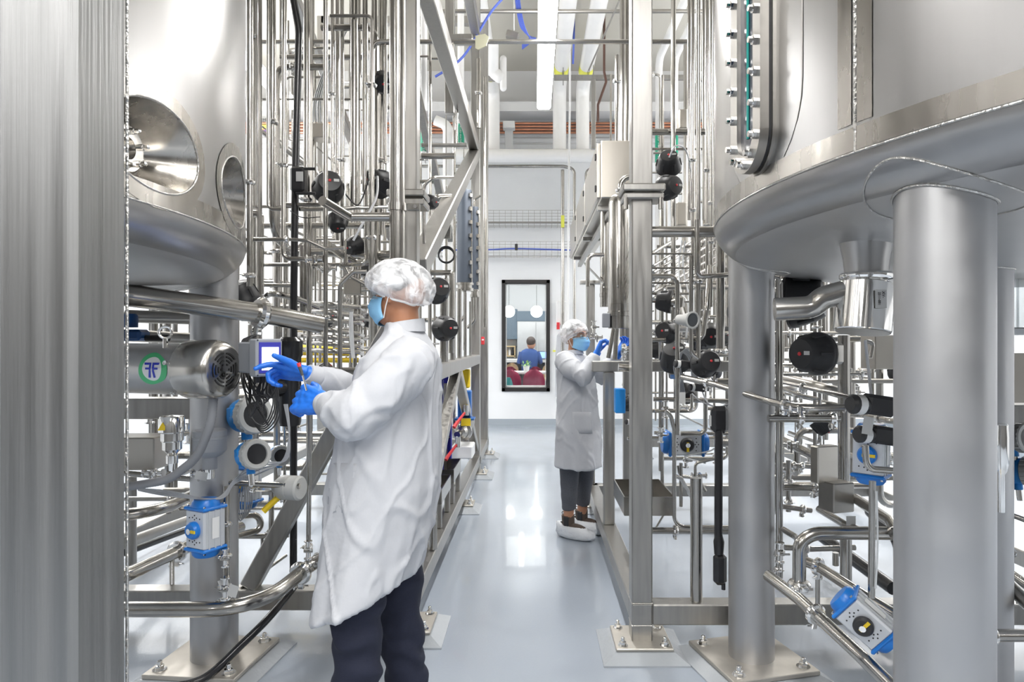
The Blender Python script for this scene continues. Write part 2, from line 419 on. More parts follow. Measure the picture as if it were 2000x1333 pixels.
# ---------------- cafe beyond the window ----------------
cy1 = 18.2
b = MB().box((0, cy1+.05, 1.9), (7, .1, 3.8)); st('wall_cafe_back', b, M['wall'])
st('wall_cafe_left', MB().box((-3.55, 15.15, 1.9), (.1, 6.0, 3.8)), M['wall'])
st('wall_cafe_right', MB().box((3.55, 15.15, 1.9), (.1, 6.0, 3.8)), M['wall'])
st('ceiling_cafe', MB().box((0, 15.2, 3.85), (7.2, 6.1, .1)), M['wall'])
Yk = 17.6
def kbox(x0, y0, x1, y1, Y, dep, bev=.004):
    a = P(x0, y1, Y); c = P(x1, y0, Y); return MB().box(((a.x+c.x)/2, Y+dep/2, (a.z+c.z)/2), (c.x-a.x, dep, c.z-a.z), None, bev)
k = kbox(965, 604, 1010, 663, Yk, .4); tag(k.build('wall_cabinet', M['kitchen_blue']), 'tall slate blue cabinet hung left of the steel fridge in the cafe', 'cabinet')
k = kbox(1009, 608, 1110, 628, Yk-.02, .5); tag(k.build('bridge_cabinet', M['kitchen_blue']), 'low slate blue cabinet above the steel fridge in the cafe', 'cabinet')
fr = thing('fridge', 'large double door stainless steel fridge in the cafe behind the window', 'fridge', (P(1055, 704, Yk).x, Yk, 0))
k = kbox(1010, 628, 1100, 840, Yk, .55); k.build('fridge_body', M['fridge'], fr)
kbox(1011, 629, 1046, 838, Yk-.03, .03).build('door', M['fridge'], fr); kbox(1047, 629, 1098, 838, Yk-.03, .03).build('door', M['fridge'], fr)
MB().tube([P(1049, 665, Yk-.08), P(1049, 702, Yk-.08)], .014).build('handle', M['chrome'], fr)
sh = thing('bottle_shelf', 'lit open wooden shelf niche holding bottles at the left of the cafe', 'shelf', (P(985, 700, Yk).x, Yk, 1))
b = MB()
a = P(966, 700, Yk); c = P(1007, 664, Yk)
b.box(((a.x+c.x)/2, Yk+.38, (a.z+c.z)/2), (c.x-a.x, .02, c.z-a.z)); b.build('back_panel', M['white'], sh)
b = MB().box(((a.x+c.x)/2, Yk+.2, P(0, 696, Yk).z), (c.x-a.x, .36, .03)); b.build('shelf_board', M['wood'], sh)
b = MB().box((P(1005.5, 0, Yk).x, Yk+.2, (a.z+P(0,677,Yk).z)/2), (.03, .36, .28)); b.build('side_board', M['wood'], sh)
b = MB().box(((a.x+c.x)/2, Yk+.2, P(0, 677, Yk).z), (c.x-a.x, .36, .03)); b.build('shelf_board', M['wood'], sh)
for i, (px, mm) in enumerate(((984, 'amber'), (989, 'tan'), (995, 'white'), (1001, 'ink'))):
    z0 = P(0, 695.5, Yk).z+.005
    tag(MB().lathe([(.03,0),(.033,.01),(.033,.13),(.012,.17),(.012,.21)], (P(px,0,Yk).x, Yk+.15, z0), (0,0,1), 12).build('bottle', M[mm]),
        ('amber bottle at the left end of the cafe shelf', 'tan bottle second from left on the cafe shelf', 'white bottle third from left on the cafe shelf', 'dark bottle at the right end of the cafe shelf')[i], 'bottle', 'bottles on the cafe shelf')
kb = thing('kitchen_counter', 'long white topped counter in front of the cafe fridge', 'counter', (0, 15.9, 0))
zc = P(0, 703, 15.6).z
MB().box((0, 15.95, zc-.03), (4.5, .7, .07), None, .005).build('worktop', M['counter'], kb)
MB().box((0, 16.05, zc/2-.04), (4.4, .5, zc-.08)).build('base_cabinet', M['kitchen_dark'], kb)
kb.location.z = 0
# person 3 at the counter
p3 = thing('person', 'person in a blue shirt seen from behind at the cafe counter using a laptop', 'person', (P(1034, 0, 15.2).x, 15.2, 0))
x3 = P(1034, 0, 15.2).x; s3 = F/15.2
b = MB(); b.ell((x3+.04, 15.2, P(0,672,15.2).z), (.095,.11,.125)); b.tube([(x3+.03,15.2,1.34),(x3,15.2,1.25)], .055)
b.tube([(x3-.0,15.2,.9),(x3,15.2,1.22)], [.10,.10]); b.tube([(x3-.08,15.2,.05),(x3-.07,15.2,.9)], [.05,.09]); b.tube([(x3+.08,15.2,.05),(x3+.07,15.2,.9)], [.05,.09])
b.tube([(x3+.23,15.25,1.02),(x3+.2,15.55,1.04)], .04)
b.build('body', M['skin_light'], p3)
b = MB(); z0 = .82
rg = []
for z, rx, ry in ((.80,.17,.12),(.95,.18,.13),(1.1,.21,.13),(1.22,.22,.12),(1.29,.16,.10),(1.33,.08,.07)):
    rg.append([V((x3+rx*math.cos(2*PI*k/20), 15.2+ry*math.sin(2*PI*k/20), z)) for k in range(20)])
b.rings(rg); b.tube(fillet([(x3+.17,15.2,1.25),(x3+.25,15.2,1.03),(x3+.22,15.45,1.03)], .06), [.06]*2+[.055]*(len(fillet([(x3+.17,15.2,1.25),(x3+.25,15.2,1.03),(x3+.22,15.45,1.03)], .06))-2))
b.tube([(x3-.17,15.2,1.25),(x3-.23,15.2,1.03),(x3-.16,15.4,1.0)], [.06,.055,.05]); b.build('shirt', M['shirt'], p3)
b = MB().ell((x3+.035, 15.17, P(0,669,15.2).z+.02), (.103,.112,.112)); b.build('hair', M['hair'], p3)
b = MB(); 
for sx in (-.08, .08): b.tube([(x3+sx,15.2,.08),(x3+sx*.9,15.2,.85)], [.075,.10])
b.build('trousers', M['kitchen_dark'], p3)
for sx in (-.08, .08): MB().ell((x3+sx, 15.25, .04), (.05,.13,.04)).build('shoe', M['black'], p3)
lp = thing('laptop', 'open laptop with lit blue screen on the cafe counter', 'laptop', P(1058, 703, 15.75))
a = P(1057, 694, 15.8)
MB().box(a, (.27,.012,.19), Matrix.Rotation(-.15,3,'X'), .003).build('lid', M['kitchen_dark'], lp)
MB().box(a+V((0,-.009,0)), (.23,.004,.15), Matrix.Rotation(-.15,3,'X')).build('screen', M['laptop'], lp)
MB().box((a.x, 15.69, zc+.013), (.27,.18,.015)).build('keyboard_base', M['kitchen_dark'], lp)
# table, chairs
tz = P(0, 727, 14.0).z
tb = thing('dining_table', 'white cafe table between the burgundy chairs', 'table', (0, 14.2, 0))
MB().box((0.05, 14.25, tz-.02), (2.6, .75, .04), None, .005).build('table_top', M['counter'], tb)
for sx in (-1.1, 1.2): MB().tube([(sx,14.25,0),(sx,14.25,tz-.04)], .03).build('table_leg', M['kitchen_dark'], tb)
pt = thing('potted_plant', 'small pale green plant in a white pot on the cafe table', 'plant', P(1028, 727, 14.1))
a = P(1028, 727, 14.1); a.z = tz
MB().lathe([(.05,0),(.07,.12),(.06,.12),(.0,.1)], a, (0,0,1), 16).build('pot', M['white'], pt)
rnd = random.Random(5); b = MB()
for k in range(34):
    d = V((rnd.gauss(0,.6), rnd.gauss(0,.6), rnd.uniform(.1,1))).normalized(); q = a+V((0,0,.1))+d*rnd.uniform(.03,.10)
    Mx = frame_from(d); b.add([q, q+Mx @ V((.02,0,.03)), q+Mx @ V((0,.005,.06)), q+Mx @ V((-.02,0,.03))], [(0,1,2,3)])
b.build('foliage', M['leaf'], pt)
def chair(px, Y, zt, wd, m, label, face=0, tall=.5, grp='cafe chairs'):
    x = X_(px, Y); c = thing('cafe_chair', label, 'chair', (x, Y, 0), grp)
    R = Matrix.Rotation(face, 3, 'Z'); rg = []
    for j in range(9):
        u = j/8; z = zt-tall*(1-u); hw = wd/2*(1 if u < .55 else math.sqrt(max(.02, 1-((u-.55)/.47)**2))); rr = []
        for k in range(13):
            a = -1+2*k/12; rr.append(V((a*hw, .10*a*a*1.2+.02, z)))
        for k in range(12, -1, -1):
            a = -1+2*k/12; rr.append(V((a*hw, .10*a*a*1.2-.02, z)))
        rg.append([R @ p+V((x, Y, 0)) for p in rr])
    MB().rings(rg).build('backrest', m, c)
    MB().ell(R @ V((0,.25,0))+V((x,Y,zt-tall+.02)), (wd/2*.95,.26,.045)).build('seat', m, c)
    for sx in (-1,1):
        for sy in (.08,.42):
            MB().tube([R @ V((sx*wd*.36, sy, 0))+V((x,Y,.0)), R @ V((sx*wd*.28, sy, 0))+V((x,Y,zt-tall))], .011, 8).build('leg', M['kitchen_dark'], c)
    return c
chair(1042.5, 13.2, Z_(723,13.2), .43, M['burgundy'], 'burgundy cafe chair nearest the middle of the window', 0)
chair(994, 13.2, Z_(723,13.2), .50, M['burgundy'], 'burgundy cafe chair at the left behind the teal chair', .1)
chair(997, 15.05, Z_(716.5,15.05), .36, M['burgundy'], 'burgundy chair on the far side of the table at left', PI)
chair(1046, 15.05, Z_(716.5,15.05), .36, M['burgundy'], 'burgundy chair on the far side of the table in the middle', PI)
chair(1000, 15.35, Z_(709.5,15.35), .30, M['tan'], 'tan stool back at the counter on the left', PI, .35)
chair(1035, 15.55, Z_(711,15.55), .30, M['tan'], 'tan stool back at the counter beside the person', PI, .35)
chair(1072, 15.35, Z_(711,15.35), .30, M['tan'], 'tan stool back at the right edge of the window', PI, .35)
chair(995, 12.6, Z_(738,12.6), .42, M['teal'], 'teal cafe chair turned sideways in the lower left of the window', .9, .4)
for i, (px, py) in enumerate(((994, 609), (1048, 609))):
    Y = 14.4; q = P(px, py, Y)
    g = thing('pendant_lamp', ('round glowing globe pendant at the left in the cafe', 'round glowing globe pendant at the right in the cafe')[i], 'lamp', q, 'globe pendants')
    MB().ell(q, (.125,.125,.125), None, 24, 16).build('globe', M['globe'], g)
    MB().tube([q+V((0,0,.12)), (q.x, Y, 3.8)], .004, 6).build('cord', M['ink'], g)
q = P(1018.5, 548, 15.5)
tag(MB().lathe([(.055,0),(.055,3.8-q.z)], q, (0,0,1), 16).build('downlight', M['globe']), 'white tubular downlight on the cafe ceiling', 'lamp')

# ---------------- ceiling strip lamps ----------------
for (lx, y0, y1) in LAMPS:
    lab = 'linear ceiling lamp out of view over the rear of the hall'
    if y0 > 4 and abs(lx-.1) < .01: lab = 'bright strip lamp hanging above the middle of the aisle'
    elif y0 > 4 and abs(lx+2.46) < .01: lab = 'bright strip lamp glimpsed between the pipes at upper left'
    elif y0 > 8: lab = 'added strip lamp out of view that brightens the far wall'
    elif y0 > 4: lab = 'strip lamp hanging over the equipment to one side of the aisle'
    L = thing('strip_lamp', lab, 'lamp', (lx, (y0+y1)/2, LAMP_Z), 'strip lamps')
    c = (lx, (y0+y1)/2, LAMP_Z)
    MB().box((lx, c[1], LAMP_Z+.02), (.09, y1-y0, .05), None, .01).build('housing', M['white'], L)
    rg = []
    MB().box((lx, c[1], LAMP_Z-.035), (.14, y1-y0-.02, .06), None, .02).build('diffuser', M['tube_glow'], L)
    for yy in (y0+.3, y1-.3): MB().tube([(lx, yy, LAMP_Z+.04), (lx, yy, ZC-.01)], .003, 6).build('hanger', M['pipe_dull'], L)
# ---------------- skids ----------------
LX, RX, RZ = -.645, .52, .181        # rail centre lines, rail height
FOOTN = [0]
def foot(x, y, label, side=1, w=.26, h=.05, stub=.08):
    f = thing('grout_pad', label, 'pad', (x, y, 0), 'grout pads under the frames')
    b = MB(); a = w/2+.065; c = w/2+.005
    lo = [(-a,-a),(a,-a),(a,a),(-a,a)]; hi = [(-c,-c),(c,-c),(c,c),(-c,c)]
    rr = []
    for z, q in ((0, a), (.008, a), (h-.008, c)):
        rr.append([V((x+sx*q, y+sy*q, z)) for sx, sy in ((-1,-1),(1,-1),(1,1),(-1,1))])
    b.rings(rr); o = b.build('grout_block', M['grout'], f, 25)
    return f
def nutbolt(mbn, p, r=.016):
    p = V(p); mbn.lathe([(r*1.5,0),(r*1.5,.004)], p, (0,0,1), 16); mbn.lathe([(r,.004),(r,.02),(r*.8,.022)], p, (0,0,1), 6); mbn.lathe([(r*.55,.02),(r*.55,.038),(r*.4,.041)], p, (0,0,1), 12)
def base(parent, x, y, w=.26, h=.05, bolts=((-1,1),(1,-1),(-1,-1),(1,1))):
    MB().box((x, y, h), (w, w, .014), None, .003).build('base_plate', M['plate'], parent)
    for (sx, sy) in bolts:
        b = MB(); nutbolt(b, (x+sx*(w/2-.035), y+sy*(w/2-.035), h+.007)); b.build('anchor_bolt', M['chrome'], parent)
Ls = thing('skid_frame', 'tall stainless frame of the left rack beside the aisle', 'frame', (LX, 3.5, 0))
def beam(par, a, b, w=.1, h=None, name='beam', m='frame', up=(0,0,1)):
    return MB().bar(a, b, w, h, up).build(name, M[m], par)
TOPZ = 5.7
for (x, y, w) in ((LX, 3.51, .1), (LX, 7.55, .1), (LX, 8.85, .1), (-2.75, 3.51, .1), (-2.75, 8.85, .1), (-2.75, 6.2, .1)):
    beam(Ls, (x, y, .05), (x, y, 1.45 if (x < -2 and y < 4) else TOPZ), w, name='column', up=(0,1,0))
    base(Ls, x, y); foot(x, y, 'sloped grey floor pad under a column of the left frame')
base(Ls, LX, 6.1, .22); foot(LX, 6.05, 'sloped grey floor pad under the stub leg midway along the left frame', w=.22)
beam(Ls, (LX, 6.1, .05), (LX, 6.1, .14), .06, name='stub_leg', up=(0,1,0))
beam(Ls, (LX, 3.46, RZ), (LX, 9.0, RZ)); beam(Ls, (-2.75, 3.46, RZ), (-2.75, 8.9, RZ))
for y in (3.51, 6.1, 8.85): beam(Ls, (-2.75, y, RZ), (LX-.05, y, RZ), name='cross_beam')
for y in (6.2, 8.85): beam(Ls, (-2.75, y, 5.65), (LX, y, 5.65), name='cross_beam')
beam(Ls, (LX+.0, 3.56, 1.30), (LX, 7.5, 1.30), .1, .1, 'mid_rail')
beam(Ls, (LX, 3.56, 3.60), (LX, 7.5, 3.60), .1, .13, 'upper_rail')
beam(Ls, (LX, 3.56, 4.93), (LX, 7.5, 4.93), .1, .13, 'upper_rail')
beam(Ls, (LX, 7.45, 3.56), (LX, 3.75, 1.90), .11, .11, 'diagonal_brace')
beam(Ls, (LX, 5.62, 1.24), (LX, 3.62, .25), .08, .08, 'diagonal_brace')
beam(Ls, (LX, 5.72, 1.24), (LX, 7.46, .33), .08, .08, 'diagonal_brace')
beam(Ls, (-1.46, 3.51, .24), (-.72, 3.51, 1.60), .085, .085, 'diagonal_brace')
beam(Ls, (-1.0, 5.0, 3.9), (-.9, 7.4, 2.6), .07, .07, 'diagonal_brace')
beam(Ls, (-1.9, 4.4, 4.6), (-1.5, 7.4, 2.5), .07, .07, 'diagonal_brace')
beam(Ls, (-.80, 6.5, 3.66), (-.80, 6.5, TOPZ), .09, .09, 'hanger_post', up=(0,1,0))
MB().box((-.76, 6.5, 4.37), (.36, .16, .05), None, .006).build('splice_plate', M['frame'], Ls)
q = P(857, 452, 5.0)
MB().box((q.x, 5.0, q.z), (.18, .02, .11), None, .003).build('splice_plate', M['frame'], Ls)
for dx in (-.07, .07):
    for dz in (-.03,.03): MB().lathe([(.011,0),(.011,.012)], (q.x+dx, 4.99, q.z+dz), (0,-1,0), 6).build('splice_bolt', M['chrome'], Ls)
# flange on near column
MB().box((LX, 3.51, 2.245), (.19, .19, .035), None, .006).build('flange_plate', M['frame'], Ls); MB().box((LX, 3.51, 2.20), (.19, .19, .035), None, .006).build('flange_plate', M['frame'], Ls)
# foreground post
Fp = thing('frame_post', 'wide scuffed steel square post filling the left edge of the view', 'post', (-.65, .952, 0))
MB().bar((-.6525, .949, 0), (-.6525, .949, 4.6), .105, .118, (0,1,0), .009).build('box_section', M['post'], Fp)
MB().bar((-.6005, 1.007, 0.0), (-.6005, 1.007, 4.6), .004, .004, (0,1,0), .001).build('corner_weld', M['weld'], Fp)
MB().box((-.6525, .949, .015), (.2, .2, .02), None, .003).build('base_plate', M['plate'], Fp)
# right skid
Rs = thing('skid_frame', 'stainless frame of the right rack with the near square column at the aisle', 'frame', (RX, 3.33, 0))
beam(Rs, (RX, 3.33, .235), (RX, 3.33, TOPZ), .1, name='column', up=(0,1,0))
beam(Rs, (RX, 3.33, .05), (RX, 3.33, .235), .1, name='corner_leg', up=(0,1,0))
MB().box((RX, 3.33, .236), (.104, .104, .006), None, .002).build('weld_bead', M['weld'], Rs); MB().box((RX, 3.33, .130), (.104, .104, .005), None, .002).build('weld_bead', M['weld'], Rs)
MB().box((RX+.005, 3.33, 2.235), (.205, .17, .035), None, .006).build('flange_plate', M['frame'], Rs); MB().box((RX+.005, 3.33, 2.195), (.19, .16, .03), None, .006).build('flange_plate', M['frame'], Rs)
for dx in (-.08,.085): MB().tube([(RX+dx, 3.26, 2.13), (RX+dx, 3.26, 2.2)], .011, 8).build('flange_bolt', M['pipe_dull'], Rs)
beam(Rs, (RX, 3.38, RZ), (RX, 6.1, RZ)); beam(Rs, (RX+.05, 3.33, RZ), (3.0, 3.33, RZ), .1, name='cross_beam')
beam(Rs, (3.0, 3.3, RZ), (3.0, 9.0, RZ)); beam(Rs, (RX, 6.05, RZ), (3.0, 6.05, RZ), name='cross_beam')
beam(Rs, (1.35, 8.85, RZ), (3.0, 8.85, RZ), name='cross_beam')
beam(Rs, (RX, 4.74, .23), (RX, 4.74, 1.285), .075, name='short_column', up=(0,1,0))
beam(Rs, (.40, 4.74, 1.325), (1.5, 4.74, 1.325), .075, name='shelf_beam')
beam(Rs, (.50, 6.06, .23), (.50, 6.06, 2.0), .075, name='short_column', up=(0,1,0))
MB().box((.52, 6.06, 2.02), (.22, .14, .03), None, .004).build('flange_plate', M['frame'], Rs)
for (x, y) in ((3.0, 3.33), (3.0, 8.85), (1.35, 8.85)):
    beam(Rs, (x, y, .05), (x, y, 1.45 if y < 4 else TOPZ), .1, name='column', up=(0,1,0))
for (x, y) in ((RX, 3.33), (RX, 6.06), (3.0, 3.33), (3.0, 8.85), (1.35, 8.85)):
    base(Rs, x, y, .27 if y < 4 else .22); foot(x, y, 'sloped grey floor pad under the near column at the right side of the aisle' if (x, y) == (RX, 3.33) else 'sloped grey floor pad under a farther column of the right frame', w=.27 if y < 4 else .22)
beam(Rs, (.83, 6.1, .25), (.83, 6.1, TOPZ), .07, name='column', up=(0,1,0))
beam(Rs, (RX, 3.38, 5.65), (RX, 6.1, 5.65))
MB().tube([P(1230,453,3.35), (1.02, 3.35, Z_(453,3.35))], .027).build('round_rail', M['pipe'], Rs)
MB().tube([P(1230,258,4.6), P(1420,258,4.6)], M_(13,4.6)/2).build('round_rail', M['pipe'], Rs)
MB().tube([(X_(1360,3.33), 3.33, .23), (X_(1360,3.33), 3.33, .232+ .6)], .03).build('stub_post', M['pipe'], Rs)

# ---------------- vessels ----------------
def normals(o, fn):
    me = o.data; off = o.matrix_world.translation if False else V(o.location)
    q = o.parent
    while q is not None: off = off+V(q.location); q = q.parent
    me.normals_split_custom_set_from_vertices([fn(v.co+off) for v in me.vertices])
def vessel(c, R, Zs, sgn, holes, lab, Ztop=5.6, drop=.13, kn=.24, dish=.06):
    t = thing('steel_tank', lab, 'tank', (c[0], c[1], Zs-drop-dish))
    def S(s, z, r=R): a = s/R; return V((c[0]+sgn*r*math.cos(a), c[1]+r*math.sin(a), z))
    ZP_ = Zs+.42; b = MB(); segs = []; cur = -PI*R; a = .288
    hs = sorted(holes)
    for (s0, z0, hw, hh) in hs: segs.append(('g', cur, s0-a)); segs.append(('h', s0, z0, hw, hh)); cur = s0+a
    segs.append(('g', cur, PI*R)); fl = (sgn < 0)
    def F_(f): return f[::-1] if fl else f
    def grid(s0, s1, z0, z1, nz):
        n = max(2, int((s1-s0)/.08)); vs = [S(s0+(s1-s0)*i/n, z0+(z1-z0)*j/nz) for j in range(nz+1) for i in range(n+1)]
        b.add(vs, [F_((j*(n+1)+i, j*(n+1)+i+1, (j+1)*(n+1)+i+1, (j+1)*(n+1)+i)) for j in range(nz) for i in range(n)])
    grid(-PI*R, PI*R, ZP_, Ztop, 4)
    for g in segs:
        if g[0] == 'g': grid(g[1], g[2], Zs, ZP_, 2); continue
        _, s0, z0, hw, hh = g; N = 64; rows = []
        for k in range(5):
            u = k/4; row = []
            for i in range(N):
                th = 2*PI*i/N; cx, cz = math.cos(th), math.sin(th)
                e = (s0+hw*cx, z0+hh*cz)
                # ray to the rectangle
                ts = []
                if cx > 1e-9: ts.append(a/cx)
                if cx < -1e-9: ts.append(-a/cx)
                if cz > 1e-9: ts.append((ZP_-z0)/cz)
                if cz < -1e-9: ts.append((Zs-z0)/cz)
                tt = min(ts); q = (s0+tt*cx, z0+tt*cz)
                row.append(S(e[0]*(1-u)+q[0]*u, e[1]*(1-u)+q[1]*u))
            rows.append(row)
        # corners: push nearest ring points to the corners
        for (qs, qz) in ((s0+a, ZP_), (s0-a, ZP_), (s0+a, Zs), (s0-a, Zs)):
            C_ = S(qs, qz); i = min(range(N), key=lambda i: (rows[4][i]-C_).length); rows[4][i] = C_
        vs = [p for r in rows for p in r]
        b.add(vs, [F_((k*N+i, (k+1)*N+i, (k+1)*N+(i+1) % N, k*N+(i+1) % N)) for k in range(4) for i in range(N)])
    o = b.build('shell', M['tank'], t, 60)
    normals(o, lambda p: V((p.x-c[0], p.y-c[1], 0)).normalized())
    # head
    pr = [(R, Zs)]
    for i in range(1, 15):
        an = PI/2*i/15; pr.append((R-kn*(1-math.cos(an)), Zs-drop*math.sin(an)))
    r0, z0 = pr[-1]
    for i in range(1, 13):
        u = i/12; pr.append((r0*(1-u), z0-dish*(1-(1-u)**2)*1.0))
    prr = pr[8:][::-1]
    MB().lathe([(max(r, 0), z) for r, z in prr], (c[0], c[1], 0), (0,0,1), 120).build('dished_head', M['tank_dull'], t, 60)
    prk = pr[:9][::-1]
    MB().lathe(prk, (c[0], c[1], 0), (0,0,1), 120).build('polished_knuckle', M['tank'], t, 60)
    MB().lathe([(R+.0015, Zs+.005), (R+.0015, Zs+.06)], (c[0], c[1], 0), (0,0,1), 120).build('ground_band', M['tank_band'], t, 60)
    MB().torus((c[0], c[1], Zs), (0,0,1), R+.001, .0028, 160, 6).build('girth_weld', M['weld'], t)
    for (s0, z0, hw, hh) in holes:
        N = 56
        def el(k, off, r): return [S(s0+(hw+off)*k*math.cos(2*PI*i/N), z0+(hh+off)*k*math.sin(2*PI*i/N), r) for i in range(N)]
        b = MB(); b.rings([el(1, .0, R+.002), el(1, .045, R+.002)], False); b.build('ground_ring', M['tank_band'], t, 60)
        b = MB(); b.tube(el(1, 0, R+.001)+[el(1, 0, R+.001)[0]], .0035, 6, False); b.build('rim_weld', M['weld'], t)
        b = MB(); b.rings([el(1, 0, R), el(.82, 0, R-.06), el(.62, 0, R-.12)], False); b.rings([el(.62, 0, R-.12), el(.05, 0, R-.12)], True); b.build('recess_cone', M['tank_band'], t, 50)
        p = S(s0, z0, R-.12); n = V((p.x-c[0], p.y-c[1], 0)).normalized()
        MB().lathe([(.0,.02),(.03,.02),(.03,.035),(.062,.035),(.068,.03),(.068,.0),(.078,.0),(.08,-.01)][::-1], p+n*.0, n, 32).build('port_flange', M['pipe'], t)
        Mx = frame_from(n)
        for k in range(6):
            q = p+Mx @ V((.05*math.cos(k*PI/3+.3), .05*math.sin(k*PI/3+.3), .035))
            MB().lathe([(.009,0),(.009,.01),(.006,.011),(.006,.024),(.003,.027)], q, n, 10).build('flange_bolt', M['chrome'], t)
    return t, S
def tank_leg(x, y, z1, label, r=.11, grp='tank legs', z0=.06):
    t = thing('tank_leg', label, 'leg column', (x, y, 0), grp)
    MB().lathe([(r, z0), (r, z1)], (x, y, 0), (0,0,1), 48).build('pipe_leg', M['leg'], t)
    return t
TL, SL = vessel((-2.87, 1.99), 1.87, 1.86, 1, [(-.16, 2.02, .20, .12), (.418, 2.02, .20, .12)], 'huge polished steel tank at upper left with recessed ports')
TR, SR = vessel((2.59, 2.19), 1.944, 1.937, -1, [], 'huge polished steel tank at upper right with a slotted sight glass')
# vertical seams of the right tank
for s_, nm in ((-.62, 'vertical_weld'),):
    b = MB(); b.tube([SR(s_, 1.937, 1.945), SR(s_, 5.5, 1.945)], .0035, 6); b.build(nm, M['weld'], TR)
    for ds in (-.028, .033):
        w_ = .022
        b = MB(); b.add([SR(s_+ds-w_, 2.005, 1.9455), SR(s_+ds+w_, 2.005, 1.9455), SR(s_+ds+w_, 5.5, 1.9455), SR(s_+ds-w_, 5.5, 1.9455)], [(3,2,1,0)]); b.build('ground_strip', M['tank_band'], TR)
legs = [(.936, 1.56, 'foremost thick round leg under the right tank'), (1.0, 3.14, 'second thick round leg under the right tank, near the rack column'), (1.67, 2.55, 'round leg mostly hidden behind the foremost right tank leg'), (-1.47, 3.14, 'thick round leg under the left tank, behind the motor')]
for (x, y, lab) in legs:
    tk = TR if x > 0 else TL; leg_label = lab; off_ = V(tk.location)
    cxy = (2.59, 2.19) if x > 0 else (-2.87, 1.99); Zs = 1.937 if x > 0 else 1.86; RR = 1.944 if x > 0 else 1.87
    r = .102; d = math.hypot(x-cxy[0], y-cxy[1])
    # top follows the head
    def headz(px, py):
        q = math.hypot(px-cxy[0], py-cxy[1]); R = RR; kn, drop, dish = .24, .13, .06
        if q >= R: return Zs-.0
        if q > R-kn: return Zs-drop*math.sqrt(max(0, 1-((q-(R-kn))/kn)**2))
        u = 1-q/(R-kn); return Zs-drop-dish*(1-(1-u)**2)
    N = 48; b = MB(); R0 = [V((x+r*math.cos(2*PI*k/N), y+r*math.sin(2*PI*k/N), .03)) for k in range(N)]
    R1 = [V((p.x, p.y, headz(p.x, p.y)+.004)) for p in R0]
    b.rings([R0, [V((p.x,p.y,1.2)) for p in R0], R1]); t = b.build('leg', M['leg'], tk); t['label'] = lab
    def onhead(px, py):
        q = math.hypot(px-cxy[0], py-cxy[1])
        if q < RR: return V((px, py, headz(px, py)-.001))
        return V((cxy[0]+(px-cxy[0])/q*(RR+.001), cxy[1]+(py-cxy[1])/q*(RR+.001), Zs+(q-RR)*1.3))
    def ringpts(rad): return [onhead(x+rad*math.cos(2*PI*k/N), y+rad*math.sin(2*PI*k/N)) for k in range(N+1)]
    MB().tube(ringpts(r+.003), .0035, 6, False).build('top_weld', M['weld'], t)
    if x < 1.5: MB().tube(ringpts(.165), .003, 6, False).build('pad_weld', M['weld'], t)
    ang = math.atan2(y-cxy[1], x-cxy[0])
    MB().box((x, y, .045), (.42, .42, .02), Matrix.Rotation(ang+PI/4, 3, 'Z'), .003).build('base_plate', M['plate'], t)
    for k in range(4):
        a = ang+k*PI/2; q = (x+.225*math.cos(a), y+.225*math.sin(a), .055)
        b = MB(); nutbolt(b, q, .02); b.build('anchor_bolt', M['chrome'], t)
    f = thing('grout_pad', 'low grey floor pad under the '+lab.split(',')[0], 'pad', (x, y, 0))
    b = MB(); Rm = Matrix.Rotation(ang+PI/4, 3, 'Z'); rr = []
    for z, h_ in ((0,.27),(.008,.27),(.034,.215)): rr.append([Rm @ V((sx*h_, sy*h_, 0))+V((x, y, z)) for sx, sy in ((-1,-1),(1,-1),(1,1),(-1,1))])
    b.rings(rr); b.build('grout_block', M['grout'], f, 20)
# sight glass on the right tank
sg_s = math.asin((2.02-2.10)/1.87)*1.87
n = V((-.995, -.10, 0)).normalized(); tv = V((0,0,1)).cross(n).normalized()      # along the wall
p0 = V((2.5, 2.1, 0))+V((-math.cos(.04), -math.sin(.04), 0))*1.87
sgp = P(1462, 330, 2.0); p0 = V((.656, 1.996, 0))
sg = thing('sight_glass', 'long bolted slotted sight glass on the side of the right tank', 'sight glass', (p0.x, p0.y, 2.0))
def oval(hw, z0, z1, n_=14):
    pts = []
    for k in range(n_+1): a = PI+PI*k/n_; pts.append((hw*math.cos(a), z0+hw+hw*math.sin(a)))
    for k in range(n_+1): a = PI*k/n_; pts.append((hw*math.cos(a), z1-hw+hw*math.sin(a)))
    return pts
def at(u, z, d): return p0+tv*u+V((0,0,z))+n*d
def ovring(hw0, z00, z01, hw1, z10, z11, d0, d1, name, m):
    A = oval(hw0, z00, z01); B = oval(hw1, z10, z11); b = MB()
    b.rings([[at(u,z,d0) for u,z in B], [at(u,z,d0) for u,z in A], [at(u,z,d1) for u,z in A], [at(u,z,d1) for u,z in B], [at(u,z,d0) for u,z in B]], False)
    return b.build(name, m, sg)
zb = 1.99; zt_ = 4.4
ovring(.105, zb, zt_, .056, zb+.052, zt_-.052, .016, .042, 'clamp_frame', M['pipe_dull'])
ovring(.100, zb+.006, zt_-.006, .056, zb+.052, zt_-.052, .007, .016, 'gasket', M['black'])
ovring(.110, zb-.005, zt_+.005, .056, zb+.052, zt_-.052, -.03, .007, 'weld_frame', M['pipe_dull'])
MB().rings([[at(u,z,.018) for u,z in oval(.057, zb+.051, zt_-.051)], [at(u,z,.030) for u,z in oval(.057, zb+.051, zt_-.051)]]).build('glass_strip', mat('dark_sight_glass', (.006,.012,.03), .25, 0, spec=.25), sg)
MB().tube([at(.0, zb+.1, .032), at(.0, zt_-.1, .032)], .004, 8).build('green_edge', mat('green_glass_edge', (.03,.25,.22), .1), sg)
k = 0; z = zb+.09
